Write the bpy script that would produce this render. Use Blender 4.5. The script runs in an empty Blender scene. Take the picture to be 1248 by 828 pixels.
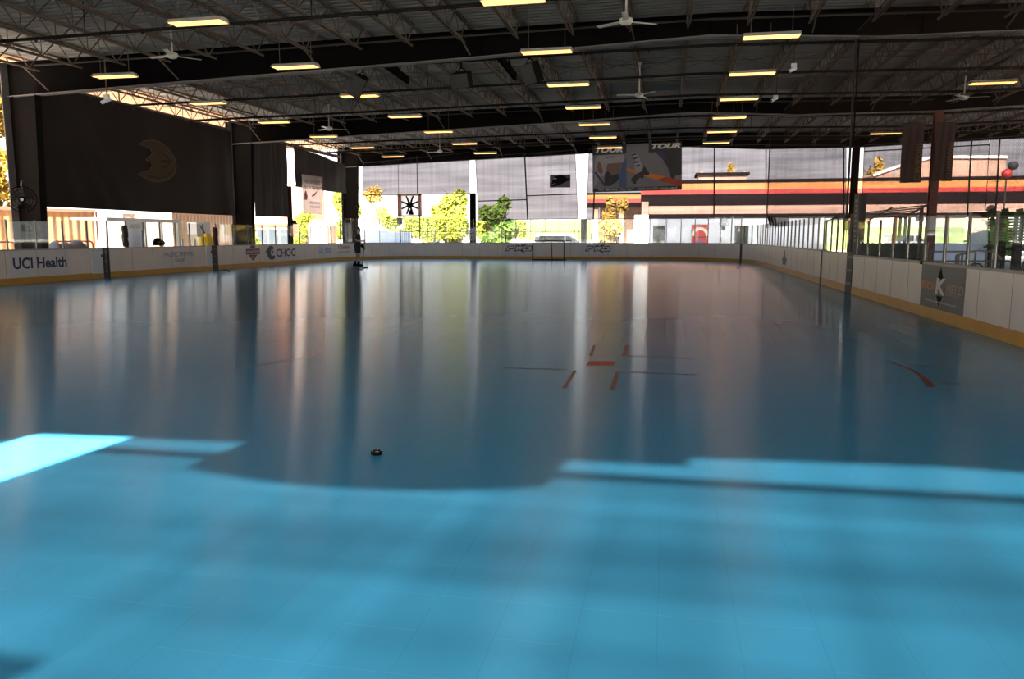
import bpy, math, random
from math import sin, cos, tan, atan, pi, radians, sqrt, hypot
from mathutils import Vector, Matrix
random.seed(7)
S = bpy.context.scene
COL = S.collection
# ---------------------------------------------------------------- camera
F = 958.0; PITCH = atan(126/958); YAW = radians(11.13); EYE = 1.5
FW = Vector((-sin(YAW)*cos(PITCH), cos(YAW)*cos(PITCH), -sin(PITCH)))
RT = Vector((cos(YAW), sin(YAW), 0)); UP = RT.cross(FW)
CAM0 = Vector((0, 0, EYE))
def px(x, y, X=None, Y=None, Z=None):
    """measured point of the photograph -> its place on a plane of the building"""
    d = FW + RT*((x-624)/F) + UP*((414-y)/F)
    t = X/d.x if X is not None else (Y/d.y if Y is not None else (Z-EYE)/d.z)
    return CAM0 + d*t
cam = bpy.data.cameras.new('camera'); cam.sensor_width = 36; cam.lens = F/1248*36
cam.clip_end = 2000; cam.clip_start = 0.05
camo = bpy.data.objects.new('camera', cam); COL.objects.link(camo)
camo.location = CAM0; camo.rotation_euler = (pi/2-PITCH, 0, YAW); S.camera = camo

# ---------------------------------------------------------------- materials
def rgb(r, g, b):
    f = lambda c: c/12.92 if c <= .04045 else ((c+.055)/1.055)**2.4
    return (f(r/255), f(g/255), f(b/255), 1)
def newmat(name):
    m = bpy.data.materials.new(name); m.use_nodes = True
    nt = m.node_tree; nt.nodes.clear()
    out = nt.nodes.new('ShaderNodeOutputMaterial')
    return m, nt, out
def pbr(name, c, rough=.6, metal=0, var=.12, scale=3.0, bump=0, spec=.5, detail=4):
    m, nt, out = newmat(name); N = nt.nodes; L = nt.links
    p = N.new('ShaderNodeBsdfPrincipled'); L.new(p.outputs[0], out.inputs[0])
    p.inputs['Roughness'].default_value = rough; p.inputs['Metallic'].default_value = metal
    p.inputs['Specular IOR Level'].default_value = spec
    tc = N.new('ShaderNodeTexCoord'); no = N.new('ShaderNodeTexNoise')
    no.inputs['Scale'].default_value = scale; no.inputs['Detail'].default_value = detail
    L.new(tc.outputs['Object'], no.inputs['Vector'])
    mr = N.new('ShaderNodeMapRange'); mr.inputs[3].default_value = 1-var; mr.inputs[4].default_value = 1+var
    L.new(no.outputs['Fac'], mr.inputs[0])
    mx = N.new('ShaderNodeMix'); mx.data_type = 'RGBA'; mx.blend_type = 'MULTIPLY'; mx.inputs[0].default_value = 1
    mx.inputs[6].default_value = c; L.new(mr.outputs[0], mx.inputs[7]); L.new(mx.outputs[2], p.inputs['Base Color'])
    if bump:
        b = N.new('ShaderNodeBump'); b.inputs['Strength'].default_value = bump
        L.new(no.outputs['Fac'], b.inputs['Height']); L.new(b.outputs[0], p.inputs['Normal'])
    return m
def emit(name, c, s):
    m, nt, out = newmat(name); e = nt.nodes.new('ShaderNodeEmission')
    tc = nt.nodes.new('ShaderNodeTexCoord'); no = nt.nodes.new('ShaderNodeTexNoise'); no.inputs['Scale'].default_value = 2
    mr = nt.nodes.new('ShaderNodeMapRange'); mr.inputs[3].default_value = s*.9; mr.inputs[4].default_value = s*1.1
    nt.links.new(tc.outputs['Object'], no.inputs['Vector']); nt.links.new(no.outputs['Fac'], mr.inputs[0])
    e.inputs[0].default_value = c; nt.links.new(mr.outputs[0], e.inputs[1]); nt.links.new(e.outputs[0], out.inputs[0]); return m
def mesh_cloth(name, c, open_, tint=(1, 1, 1, 1), trans=.5, bands=.25, sx=1.6, sz=1.1, vert=.35):
    """woven sun screen: holes let light straight through, threads scatter it; weave density varies in bands"""
    m, nt, out = newmat(name); N = nt.nodes; L = nt.links
    df = N.new('ShaderNodeBsdfDiffuse'); tl = N.new('ShaderNodeBsdfTranslucent'); tr = N.new('ShaderNodeBsdfTransparent')
    df.inputs[0].default_value = c; tl.inputs[0].default_value = c; tr.inputs[0].default_value = tint
    m1 = N.new('ShaderNodeMixShader'); m1.inputs[0].default_value = trans
    L.new(df.outputs[0], m1.inputs[1]); L.new(tl.outputs[0], m1.inputs[2])
    tc = N.new('ShaderNodeTexCoord')
    def nz(scale):
        mp = N.new('ShaderNodeMapping'); mp.inputs['Scale'].default_value = scale; L.new(tc.outputs['Object'], mp.inputs[0])
        n = N.new('ShaderNodeTexNoise'); n.inputs['Scale'].default_value = 1; n.inputs['Detail'].default_value = 3; L.new(mp.outputs[0], n.inputs['Vector']); return n
    a = nz((.12*sx, .12, 2.2*sz)); b = nz((5*sx, 5, .1*sz))
    ad = N.new('ShaderNodeMath'); ad.operation = 'MULTIPLY_ADD'; L.new(b.outputs['Fac'], ad.inputs[0]); ad.inputs[1].default_value = vert; L.new(a.outputs['Fac'], ad.inputs[2])
    mr = N.new('ShaderNodeMapRange'); mr.inputs[1].default_value = .3+vert*.5; mr.inputs[2].default_value = .7+vert*.5
    mr.inputs[3].default_value = 1-open_*(1+bands); mr.inputs[4].default_value = 1-open_*(1-bands); L.new(ad.outputs[0], mr.inputs[0])
    m2 = N.new('ShaderNodeMixShader'); L.new(mr.outputs[0], m2.inputs[0]); L.new(tr.outputs[0], m2.inputs[1]); L.new(m1.outputs[0], m2.inputs[2])
    L.new(m2.outputs[0], out.inputs[0]); return m
def net_mat(name, c, cell, thread):
    """knotted diamond net: threads opaque, the rest open"""
    m, nt, out = newmat(name); N = nt.nodes; L = nt.links
    geo = N.new('ShaderNodeNewGeometry'); sp = N.new('ShaderNodeSeparateXYZ'); L.new(geo.outputs['Position'], sp.inputs[0])
    def mth(op, a, b=None):
        n = N.new('ShaderNodeMath'); n.operation = op
        for i, v in enumerate((a, b)):
            if v is None: continue
            if isinstance(v, (int, float)): n.inputs[i].default_value = v
            else: L.new(v, n.inputs[i])
        return n.outputs[0]
    u = mth('ADD', sp.outputs[1], sp.outputs[2]); w = mth('SUBTRACT', sp.outputs[1], sp.outputs[2])
    def line(v): return mth('LESS_THAN', mth('FRACT', mth('DIVIDE', v, cell)), thread)
    k = mth('MAXIMUM', line(u), line(w))
    d = N.new('ShaderNodeBsdfDiffuse'); d.inputs[0].default_value = c; t = N.new('ShaderNodeBsdfTransparent')
    mx = N.new('ShaderNodeMixShader'); L.new(k, mx.inputs[0]); L.new(t.outputs[0], mx.inputs[1]); L.new(d.outputs[0], mx.inputs[2]); L.new(mx.outputs[0], out.inputs[0])
    return m
def glass_mat(name, tint, refl=.07, dirt=.05):
    m, nt, out = newmat(name); N = nt.nodes; L = nt.links
    t = N.new('ShaderNodeBsdfTransparent'); t.inputs[0].default_value = tint
    g = N.new('ShaderNodeBsdfGlossy'); g.inputs['Roughness'].default_value = .03; d = N.new('ShaderNodeBsdfDiffuse'); d.inputs[0].default_value = (.5, .52, .5, 1)
    tc = N.new('ShaderNodeTexCoord'); no = N.new('ShaderNodeTexNoise'); no.inputs['Scale'].default_value = 2.5; L.new(tc.outputs['Object'], no.inputs['Vector'])
    mr = N.new('ShaderNodeMapRange'); mr.inputs[1].default_value = .35; mr.inputs[2].default_value = .8; mr.inputs[3].default_value = 0; mr.inputs[4].default_value = dirt*2; L.new(no.outputs['Fac'], mr.inputs[0])
    a = N.new('ShaderNodeMixShader'); a.inputs[0].default_value = refl; L.new(t.outputs[0], a.inputs[1]); L.new(g.outputs[0], a.inputs[2])
    b = N.new('ShaderNodeMixShader'); L.new(mr.outputs[0], b.inputs[0]); L.new(a.outputs[0], b.inputs[1]); L.new(d.outputs[0], b.inputs[2])
    L.new(b.outputs[0], out.inputs[0]); return m
def corrugated(name, c, axis, pitch, rough=.6, var=.2, strength=.6, metal=0):
    """ribbed sheet metal: ribs in the normal, streaky dirt in the colour"""
    m = pbr(name, c, rough, metal, var, 1.2); nt = m.node_tree; N = nt.nodes; L = nt.links
    p = next(n for n in N if n.type == 'BSDF_PRINCIPLED')
    geo = N.new('ShaderNodeNewGeometry'); sp = N.new('ShaderNodeSeparateXYZ'); L.new(geo.outputs['Position'], sp.inputs[0])
    mu = N.new('ShaderNodeMath'); mu.operation = 'MULTIPLY'; mu.inputs[1].default_value = 2*pi/pitch; L.new(sp.outputs[axis], mu.inputs[0])
    si = N.new('ShaderNodeMath'); si.operation = 'SINE'; L.new(mu.outputs[0], si.inputs[0])
    b = N.new('ShaderNodeBump'); b.inputs['Strength'].default_value = strength; b.inputs['Distance'].default_value = .04
    L.new(si.outputs[0], b.inputs['Height']); L.new(b.outputs[0], p.inputs['Normal']); return m
def floor_mat():
    m, nt, out = newmat('sport_tile'); N = nt.nodes; L = nt.links
    p = N.new('ShaderNodeBsdfPrincipled'); L.new(p.outputs[0], out.inputs[0])
    geo = N.new('ShaderNodeNewGeometry'); sp = N.new('ShaderNodeSeparateXYZ'); L.new(geo.outputs['Position'], sp.inputs[0])
    def mth(op, a, b=None, c=None):
        n = N.new('ShaderNodeMath'); n.operation = op
        for i, v in enumerate((a, b, c)):
            if v is None: continue
            if isinstance(v, (int, float)): n.inputs[i].default_value = v
            else: L.new(v, n.inputs[i])
        return n.outputs[0]
    T = .302
    fx = mth('DIVIDE', mth('ADD', sp.outputs[0], .004), T); fy = mth('DIVIDE', sp.outputs[1], T)
    lx = mth('LESS_THAN', mth('FRACT', fx), .010); ly = mth('LESS_THAN', mth('FRACT', fy), .012)
    cx = N.new('ShaderNodeCombineXYZ'); L.new(mth('FLOOR', fx), cx.inputs[0]); L.new(mth('FLOOR', fy), cx.inputs[1])
    wn = N.new('ShaderNodeTexWhiteNoise'); wn.noise_dimensions = '2D'; L.new(cx.outputs[0], wn.inputs['Vector'])
    no = N.new('ShaderNodeTexNoise'); no.inputs['Scale'].default_value = .55; no.inputs['Detail'].default_value = 2; L.new(geo.outputs['Position'], no.inputs['Vector'])
    sc = N.new('ShaderNodeTexNoise'); sc.inputs['Scale'].default_value = 1; sc.inputs['Detail'].default_value = 2
    mp = N.new('ShaderNodeMapping'); mp.inputs['Scale'].default_value = (.9, 4, 1); L.new(geo.outputs['Position'], mp.inputs[0]); L.new(mp.outputs[0], sc.inputs['Vector'])
    val = mth('ADD', mth('MULTIPLY_ADD', wn.outputs['Value'], 0.0, .88), mth('MULTIPLY', no.outputs['Fac'], .22))
    hsv = N.new('ShaderNodeHueSaturation'); hsv.inputs['Color'].default_value = FLOORC; L.new(val, hsv.inputs['Value'])
    m1 = N.new('ShaderNodeMix'); m1.data_type = 'RGBA'; L.new(mth('MULTIPLY', lx, .22), m1.inputs[0]); L.new(hsv.outputs[0], m1.inputs[6]); m1.inputs[7].default_value = (.01, .06, .11, 1)
    # cross seams are pale dashes that fade out towards the far end
    wr = N.new('ShaderNodeMapRange'); wr.inputs[1].default_value = 9; wr.inputs[2].default_value = 22; wr.inputs[3].default_value = 1; wr.inputs[4].default_value = 0; L.new(sp.outputs[1], wr.inputs[0]); fade = wr.outputs[0]
    dash = mth('GREATER_THAN', wn.outputs['Value'], .55)
    m2 = N.new('ShaderNodeMix'); m2.data_type = 'RGBA'; L.new(mth('MULTIPLY', mth('MULTIPLY', ly, mth('MULTIPLY', dash, fade)), .30), m2.inputs[0]); L.new(m1.outputs[2], m2.inputs[6]); m2.inputs[7].default_value = (.16, .48, .68, 1)
    L.new(m2.outputs[2], p.inputs['Base Color'])
    p.inputs['Roughness'].default_value = FLOOR_ROUGH
    p.inputs['Specular IOR Level'].default_value = FLOOR_SPEC
    # the fine cross ribs blur reflections along the rink, hardly across it
    tg = N.new('ShaderNodeCombineXYZ'); tg.inputs[1].default_value = 1; L.new(tg.outputs[0], p.inputs['Tangent']); p.inputs['Anisotropic'].default_value = .85
    return m
def leaf_mat(name, c1, c2):
    m, nt, out = newmat(name); N = nt.nodes; L = nt.links
    geo = N.new('ShaderNodeNewGeometry'); rmp = N.new('ShaderNodeMix'); rmp.data_type = 'RGBA'
    rmp.inputs[6].default_value = c1; rmp.inputs[7].default_value = c2; L.new(geo.outputs['Random Per Island'], rmp.inputs[0])
    d = N.new('ShaderNodeBsdfDiffuse'); t = N.new('ShaderNodeBsdfTranslucent'); L.new(rmp.outputs[2], d.inputs[0]); L.new(rmp.outputs[2], t.inputs[0])
    mx = N.new('ShaderNodeMixShader'); mx.inputs[0].default_value = .35; L.new(d.outputs[0], mx.inputs[1]); L.new(t.outputs[0], mx.inputs[2]); L.new(mx.outputs[0], out.inputs[0])
    return m
FLOORC = (.050, .315, .56, 1); FLOOR_ROUGH = .19; FLOOR_SPEC = .6
SUN = 72.0; SKY = 2.4; LAMP = 4.0; T_BACK1 = .085; T_BACK2 = .62; T_FAR = .24
M = {}
M['floor'] = floor_mat()
M['ground'] = pbr('pale_concrete', rgb(224, 212, 198), .9, 0, .1, .4)
M['apron'] = pbr('grey_concrete', rgb(125, 122, 120), .85, 0, .15, .6)
M['deck'] = corrugated('roof_deck', rgb(126, 126, 125), 1, .30, .8, .25, .9)
M['eave'] = corrugated('eave_ground_glow', rgb(186, 146, 112), 1, .30, .8, .15, .6)  # warm bounce from the sunlit ground is put into this tan
M['joist'] = pbr('joist_primer', rgb(98, 84, 74), .75, .0, .2, 1.5, 0, .2)
M['blacksteel'] = pbr('black_beam_paint', rgb(18, 16, 16), .9, 0, .2, 1.0, 0, 0)
M['colsteel'] = pbr('dark_column_paint', rgb(26, 24, 24), .9, 0, .2, 1.0, 0, 0)
M['flange'] = pbr('grey_flange_paint', rgb(112, 108, 108), .7, 0, .15, 1.0, 0, .15)
M['redcol'] = pbr('maroon_column_paint', rgb(92, 36, 28), .6, 0, .2, 1.0)
M['pipe'] = pbr('sprinkler_pipe', rgb(34, 30, 28), .8, 0, .1, 3, 0, .05)
M['conduit'] = pbr('grey_conduit', rgb(66, 63, 60), .8, 0, .1, 3, 0, .1)
M['board'] = pbr('white_dasher_plastic', rgb(218, 208, 200), .42, 0, .12, 2.2)
M['boardad'] = pbr('advert_sheet', rgb(206, 202, 202), .4, 0, .05, 2)
M['kick'] = pbr('yellow_kick_plate', rgb(188, 138, 40), .45, 0, .18, 2.5)
M['cap'] = pbr('board_cap_rail', rgb(150, 146, 142), .45, 0, .12, 2)
M['seam'] = pbr('board_seam', rgb(128, 122, 116), .7)
M['gatewhite'] = pbr('gate_white', rgb(205, 208, 215), .45, 0, .06, 2)
M['rubber'] = pbr('black_rubber', rgb(22, 21, 22), .6)
M['alu'] = pbr('aluminium_post', rgb(78, 74, 69), .6, .1, .1)
M['darkpost'] = pbr('dark_steel_post', rgb(74, 72, 70), .4, .6, .1)
M['glass'] = glass_mat('board_glass', (.90, .93, .92, 1), .05, .012)
M['tarp'] = pbr('black_vinyl_tarp', rgb(34, 29, 27), .6, 0, .2, .8, .05, .10)
M['tarp2'] = pbr('charcoal_tarp', rgb(46, 42, 41), .7, 0, .2, .8, .05, .10)
M['screen'] = mesh_cloth('grey_mesh_screen', rgb(40, 34, 37), T_FAR, (1, .93, .97, 1), .25, .3)
M['backscreen'] = mesh_cloth('back_mesh_screen', rgb(140, 138, 136), T_BACK1, (1, 1, 1, 1), .55, .3, .8, .5)
M['backscreen2'] = mesh_cloth('back_mesh_curtain', rgb(140, 138, 136), T_BACK2, (1, 1, 1, 1), .55, .6, .5, .9)
M['strap'] = pbr('black_webbing', rgb(26, 24, 26), .8)
M['net'] = net_mat('black_net', rgb(52, 40, 34), .045, .19)
M['white'] = pbr('white_paint', rgb(225, 228, 235), .6, 0, .06, 1)
M['offwhite'] = pbr('offwhite_enamel', rgb(190, 186, 178), .4, 0, .08, 3)
M['grey'] = pbr('mid_grey', rgb(110, 110, 112), .6)
M['black'] = pbr('matt_black', rgb(16, 15, 16), .8, 0, .1, 3, 0, .08)
M['navy'] = pbr('navy_ink', rgb(40, 46, 84), .5, 0, .04)
M['inkgrey'] = pbr('grey_ink', rgb(92, 94, 104), .5, 0, .06)
M['inkblack'] = pbr('black_ink', rgb(34, 33, 38), .5, 0, .06)
M['inkred'] = pbr('red_ink', rgb(165, 52, 62), .5, 0, .06)
M['inkmaroon'] = pbr('maroon_ink', rgb(104, 46, 58), .5, 0, .06)
M['inkblue'] = pbr('blue_ink', rgb(66, 92, 140), .5, 0, .06)
M['inkwhite'] = pbr('white_ink', rgb(200, 198, 196), .5, 0, .06)
M['inkorange'] = pbr('orange_ink', rgb(196, 112, 48), .5, 0, .06)
M['inktan'] = pbr('tan_ink', rgb(150, 122, 96), .5, 0, .06)
M['adgrey'] = pbr('charcoal_sheet', rgb(72, 74, 78), .45, 0, .12, 3)
M['adgrey2'] = pbr('smoky_grey_ink', rgb(60, 60, 66), .5, 0, .3, 6)
M['lamp'] = emit('warm_tubes', (1, .47, .12, 1), LAMP)
M['redtape'] = pbr('red_floor_paint', rgb(176, 50, 42), .45, 0, .25, 9)
M['redworn'] = pbr('worn_red_floor_paint', rgb(120, 62, 66), .45, 0, .35, 9)
M['blackline'] = pbr('worn_black_line', rgb(34, 54, 68), .5, 0, .3, 9)
M['tan'] = corrugated('tan_container', rgb(172, 128, 88), 1, .36, .6, .15, .35)
M['tan2'] = corrugated('tan_siding', rgb(120, 98, 80), 1, .34, .6, .15, .5)
M['redmetal'] = pbr('red_tube_paint', rgb(170, 40, 36), .4)
M['yellow'] = pbr('yellow_plastic', rgb(205, 180, 30), .45)
M['orange'] = pbr('orange_fascia', rgb(150, 98, 42), .6, 0, .1, .5)
M['redfascia'] = pbr('red_fascia', rgb(138, 24, 16), .6, 0, .1, .5)
M['greyfascia'] = pbr('dark_grey_fascia', rgb(24, 20, 20), .9, 0, .1, .5, 0, 0)
M['stucco'] = pbr('pink_stucco', rgb(140, 112, 96), .8, 0, .1, 1.2)
M['soffit'] = pbr('dark_soffit', rgb(24, 21, 21), .9, 0, .1, 1, 0, 0)
M['bluewhite'] = pbr('bluish_white_wall', rgb(186, 198, 226), .7, 0, .04, 1)
M['brick'] = pbr('red_brown_brick', rgb(168, 118, 100), .85, 0, .25, 6)
M['greensheet'] = pbr('dark_green_windscreen', rgb(52, 66, 60), .8, 0, .25, 3)
M['grass'] = pbr('lawn', rgb(92, 104, 48), .9, 0, .25, 1.5)
M['leafy'] = leaf_mat('sunlit_leaves', (.13, .17, .025, 1), (.30, .30, .05, 1))
M['leafg'] = leaf_mat('green_leaves', (.05, .10, .02, 1), (.16, .22, .05, 1))
M['leafo'] = leaf_mat('amber_leaves', (.34, .20, .05, 1), (.45, .36, .10, 1))
M['leafgold'] = leaf_mat('golden_leaves', (.12, .075, .012, 1), (.22, .15, .03, 1))
M['bark'] = pbr('bark', rgb(84, 70, 58), .9, 0, .3, 5)
M['skin'] = pbr('skin', rgb(176, 124, 100), .5, 0, .05, 6)
M['shirt'] = pbr('black_tshirt', rgb(30, 30, 34), .85, 0, .15, 8)
M['shorts'] = pbr('navy_shorts', rgb(28, 29, 40), .85, 0, .15, 8)
M['hair'] = pbr('short_brown_hair', rgb(58, 44, 36), .8, 0, .2, 20)
M['maroonmetal'] = pbr('maroon_metal', rgb(62, 26, 28), .5, 0, .15, 2)
M['carpaint'] = pbr('silver_car_paint', rgb(190, 196, 204), .25, .3)
M['darkglass'] = pbr('dark_window', rgb(46, 52, 58), .12, 0, .1, 1)
M['bannergrey'] = pbr('banner_pale_print', rgb(108, 106, 113), .6, 0, .12, 1.2)
M['bannerwhite'] = pbr('banner_white_print', rgb(142, 138, 144), .6, 0, .12, 1.2)
M['bannerblack'] = pbr('banner_black_print', rgb(26, 26, 30), .55, 0, .1, 2)
M['bannerblue'] = pbr('banner_blue_print', rgb(66, 84, 122), .6, 0, .2, 1.5)
M['bannerskin'] = pbr('banner_skin_print', rgb(112, 82, 74), .6, 0, .2, 3)
M['bannerorange'] = pbr('banner_orange_print', rgb(196, 112, 40), .6, 0, .15, 2)
M['bannerpurple'] = pbr('banner_purple_print', rgb(48, 42, 84), .6, 0, .2, 2)
M['bannerred'] = pbr('banner_red_print', rgb(150, 50, 34), .6, 0, .2, 2)
M['bannercream'] = mesh_cloth('thin_white_banner', rgb(210, 196, 196), .12, (1, .9, .9, 1), .45, .1)
M['emblem'] = pbr('faded_gold_print', rgb(66, 55, 42), .7, 0, .15, 2, 0, .1)
M['emblemline'] = pbr('faded_silver_print', rgb(98, 88, 80), .7, 0, .1, 2, 0, .1)
M['darkcloth'] = pbr('dark_maroon_cloth', rgb(50, 30, 30), .8, 0, .2, 1.5)
M['dimgold'] = pbr('dim_gold_print', rgb(104, 82, 36), .7, 0, .15, 3)

# ---------------------------------------------------------------- mesh helpers
OFF = {}
class MB:
    def __init__(s): s.v = []; s.f = []; s.mi = []; s.cur = 0
    def add(s, vs, fs):
        n = len(s.v); s.v += [tuple(v) for v in vs]; s.f += [tuple(i+n for i in f) for f in fs]; s.mi += [s.cur]*len(fs); return s
    def box(s, x0, x1, y0, y1, z0, z1):
        return s.add([(x0,y0,z0),(x1,y0,z0),(x1,y1,z0),(x0,y1,z0),(x0,y0,z1),(x1,y0,z1),(x1,y1,z1),(x0,y1,z1)],
                     [(3,2,1,0),(4,5,6,7),(0,1,5,4),(1,2,6,5),(2,3,7,6),(3,0,4,7)])
    def obox(s, c, a, b, d):
        c, a, b, d = map(Vector, (c, a, b, d))
        vs = [c+a*i+b*j+d*k for k in (-1, 1) for i, j in ((-1,-1),(1,-1),(1,1),(-1,1))]
        return s.add(vs, [(3,2,1,0),(4,5,6,7),(0,1,5,4),(1,2,6,5),(2,3,7,6),(3,0,4,7)])
    def bar(s, p, q, w, h=None, up=(0,0,1)):
        p, q = Vector(p), Vector(q); h = h or w; d = q-p; u = Vector(up)
        if abs(d.normalized().dot(u)) > .99: u = Vector((1, 0, 0))
        a = d.cross(u).normalized(); b = a.cross(d).normalized()
        return s.obox((p+q)/2, d/2, a*w/2, b*h/2)
    def tube(s, path, r, n=8, close=False):
        path = [Vector(p) for p in path]; k = len(path); rings = []; prev = None
        for i, p in enumerate(path):
            d = (path[(i+1) % k]-path[i-1]) if close else (path[min(i+1, k-1)]-path[max(i-1, 0)])
            d.normalize()
            if prev is None:
                a = d.orthogonal().normalized()
            else:
                a = (prev-d*prev.dot(d)); a = a.normalized() if a.length > 1e-6 else d.orthogonal().normalized()
            prev = a; b = d.cross(a); rr = r[i] if isinstance(r, (list, tuple)) else r
            rings.append([p+(a*cos(2*pi*j/n)+b*sin(2*pi*j/n))*rr for j in range(n)])
        vs = [v for ring in rings for v in ring]; fs = []
        for i in range(k if close else k-1):
            m = (i+1) % k
            for j in range(n): fs.append((i*n+j, i*n+(j+1) % n, m*n+(j+1) % n, m*n+j))
        if not close: fs += [tuple(reversed(range(n))), tuple(range((k-1)*n, k*n))]
        return s.add(vs, fs)
    def lathe(s, prof, c, axis=(0,0,1), n=16):
        c = Vector(c); ax = Vector(axis).normalized(); a = ax.orthogonal().normalized(); b = ax.cross(a)
        vs = [c+ax*z+(a*cos(2*pi*j/n)+b*sin(2*pi*j/n))*max(r, 1e-4) for r, z in prof for j in range(n)]; k = len(prof)
        fs = [(i*n+j, i*n+(j+1) % n, (i+1)*n+(j+1) % n, (i+1)*n+j) for i in range(k-1) for j in range(n)]
        fs += [tuple(reversed(range(n))), tuple(range((k-1)*n, k*n))]
        return s.add(vs, fs)
    def ball(s, c, rx, ry=None, rz=None, n=12, m=8):
        ry = ry or rx; rz = rz or rx; c = Vector(c)
        vs = [c+Vector((0,0,rz))]+[c+Vector((rx*sin(pi*i/m)*cos(2*pi*j/n), ry*sin(pi*i/m)*sin(2*pi*j/n), rz*cos(pi*i/m))) for i in range(1, m) for j in range(n)]+[c-Vector((0,0,rz))]
        fs = [(0, 1+j, 1+(j+1) % n) for j in range(n)]
        for i in range(m-2):
            for j in range(n): fs.append((1+i*n+j, 1+(i+1)*n+j, 1+(i+1)*n+(j+1) % n, 1+i*n+(j+1) % n))
        e = len(vs)-1; fs += [(e, 1+(m-2)*n+(j+1) % n, 1+(m-2)*n+j) for j in range(n)]
        return s.add(vs, fs)
    def prism(s, poly, o, u, v, depth):
        """polygon in the (u,v) frame at o, extruded by depth along u x v"""
        o, u, v = Vector(o), Vector(u), Vector(v); n = u.cross(v).normalized()*depth; k = len(poly)
        a = [o+u*x+v*y for x, y in poly]; b = [p+n for p in a]
        return s.add(a+b, [tuple(reversed(range(k))), tuple(range(k, 2*k))]+[(i, (i+1) % k, k+(i+1) % k, k+i) for i in range(k)])
    def flat(s, poly, o, u, v):
        o, u, v = Vector(o), Vector(u), Vector(v); k = len(poly)
        return s.add([o+u*x+v*y for x, y in poly], [tuple(range(k))])
    def grid(s, fn, nu, nv):
        vs = [fn(i/nu, j/nv) for j in range(nv+1) for i in range(nu+1)]
        return s.add(vs, [(j*(nu+1)+i, j*(nu+1)+i+1, (j+1)*(nu+1)+i+1, (j+1)*(nu+1)+i) for j in range(nv) for i in range(nu)])
    def build(s, name, mat, parent=None, smooth=False):
        o_ = OFF.get(parent.name, Vector((0,0,0))) if parent else Vector((0,0,0))
        me = bpy.data.meshes.new(name); me.from_pydata([tuple(Vector(v)-o_) for v in s.v], [], s.f)
        for m in (mat if isinstance(mat, list) else [mat]): me.materials.append(m)
        me.polygons.foreach_set('material_index', s.mi)
        if smooth: me.polygons.foreach_set('use_smooth', [True]*len(s.f))
        me.validate(); me.update()
        ob = bpy.data.objects.new(name, me); COL.objects.link(ob)
        if parent: ob.parent = parent; OFF[ob.name] = o_
        else: OFF[ob.name] = Vector((0,0,0))
        return ob
def tag(o, label, cat, group=None, kind=None):
    o['label'] = label; o['category'] = cat
    if group: o['group'] = group
    if kind: o['kind'] = kind
    return o
def thing(name, label, cat, loc, group=None, kind=None):
    o = bpy.data.objects.new(name, None); COL.objects.link(o); o.empty_display_size = .2
    o.location = loc; OFF[o.name] = Vector(loc); return tag(o, label, cat, group, kind)
def struct(o, label=None):
    o['kind'] = 'structure'
    if label: o['label'] = label
    return o
def copy_tree(o, parent=None):
    c = o.copy(); COL.objects.link(c)
    if parent: c.parent = parent
    for ch in list(o.children): copy_tree(ch, c)
    return c
def text_poly(body, shear=0, bold=0, space=1.0):
    cu = bpy.data.curves.new('t', 'FONT'); cu.body = body; cu.size = 1; cu.shear = shear; cu.offset = bold; cu.space_character = space; cu.resolution_u = 3
    ob = bpy.data.objects.new('t', cu); COL.objects.link(ob)
    dg = bpy.context.evaluated_depsgraph_get(); dg.update(); me = bpy.data.meshes.new_from_object(ob.evaluated_get(dg))
    vs = [(v.co.x, v.co.y) for v in me.vertices]; fs = [tuple(p.vertices) for p in me.polygons]
    bpy.data.objects.remove(ob); bpy.data.curves.remove(cu); bpy.data.meshes.remove(me)
    x0 = min(v[0] for v in vs); x1 = max(v[0] for v in vs); y0 = min(v[1] for v in vs); y1 = max(v[1] for v in vs)
    return [((x-x0)/(x1-x0), (y-y0)/(y1-y0)) for x, y in vs], fs
def put_text(mb, body, o, u, v, shear=0, bold=0, space=1.0):
    """text filling the box spanned by u (width) and v (height) from its lower left corner o"""
    vs, fs = text_poly(body, shear, bold, space); o, u, v = Vector(o), Vector(u), Vector(v)
    mb.add([o+u*x+v*y for x, y in vs], fs); return mb
def lettering(name, body, o, u, v, mat, parent, shear=0, bold=0, space=1.0):
    return put_text(MB(), body, o, u, v, shear, bold, space).build(name, mat, parent)
def stroke_poly(mb, pts, w, o, u, v, closed=False):
    """a polyline drawn as a flat band of width w"""
    n = len(pts)
    for i in range(n if closed else n-1):
        a = Vector((*pts[i], 0)); b = Vector((*pts[(i+1) % n], 0)); d = (b-a).normalized(); p = Vector((-d.y, d.x, 0))*w/2; e = d*w*.35
        mb.flat([((a-e-p).x, (a-e-p).y), ((b+e-p).x, (b+e-p).y), ((b+e+p).x, (b+e+p).y), ((a-e+p).x, (a-e+p).y)], o, u, v)
ORD = ['first', 'second', 'third', 'fourth', 'fifth', 'sixth', 'seventh', 'eighth', 'ninth', 'tenth']

# ---------------------------------------------------------------- building frame
FY = [-4.3, 9.6, 23.5, 37.4, 51.3]
BOT = [(-20.9, 6.15), (-13, 6.45), (-5.5, 6.72), (1.0, 7.02), (5.5, 6.78), (11.2, 6.78), (20, 7.12), (36, 6.5)]
TOP = [(-22.2, 7.22), (1.0, 7.62), (11.2, 7.42), (20, 7.68), (36, 7.2)]
def lerp(pl, x):
    if x <= pl[0][0]: (a, b), (c, d) = pl[0], pl[1]; return b+(d-b)*(x-a)/(c-a)
    for (a, b), (c, d) in zip(pl, pl[1:]):
        if x <= c: return b+(d-b)*(x-a)/(c-a)
    return pl[-1][1]
deckz = lambda x: lerp(TOP, x)+.28
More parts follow.
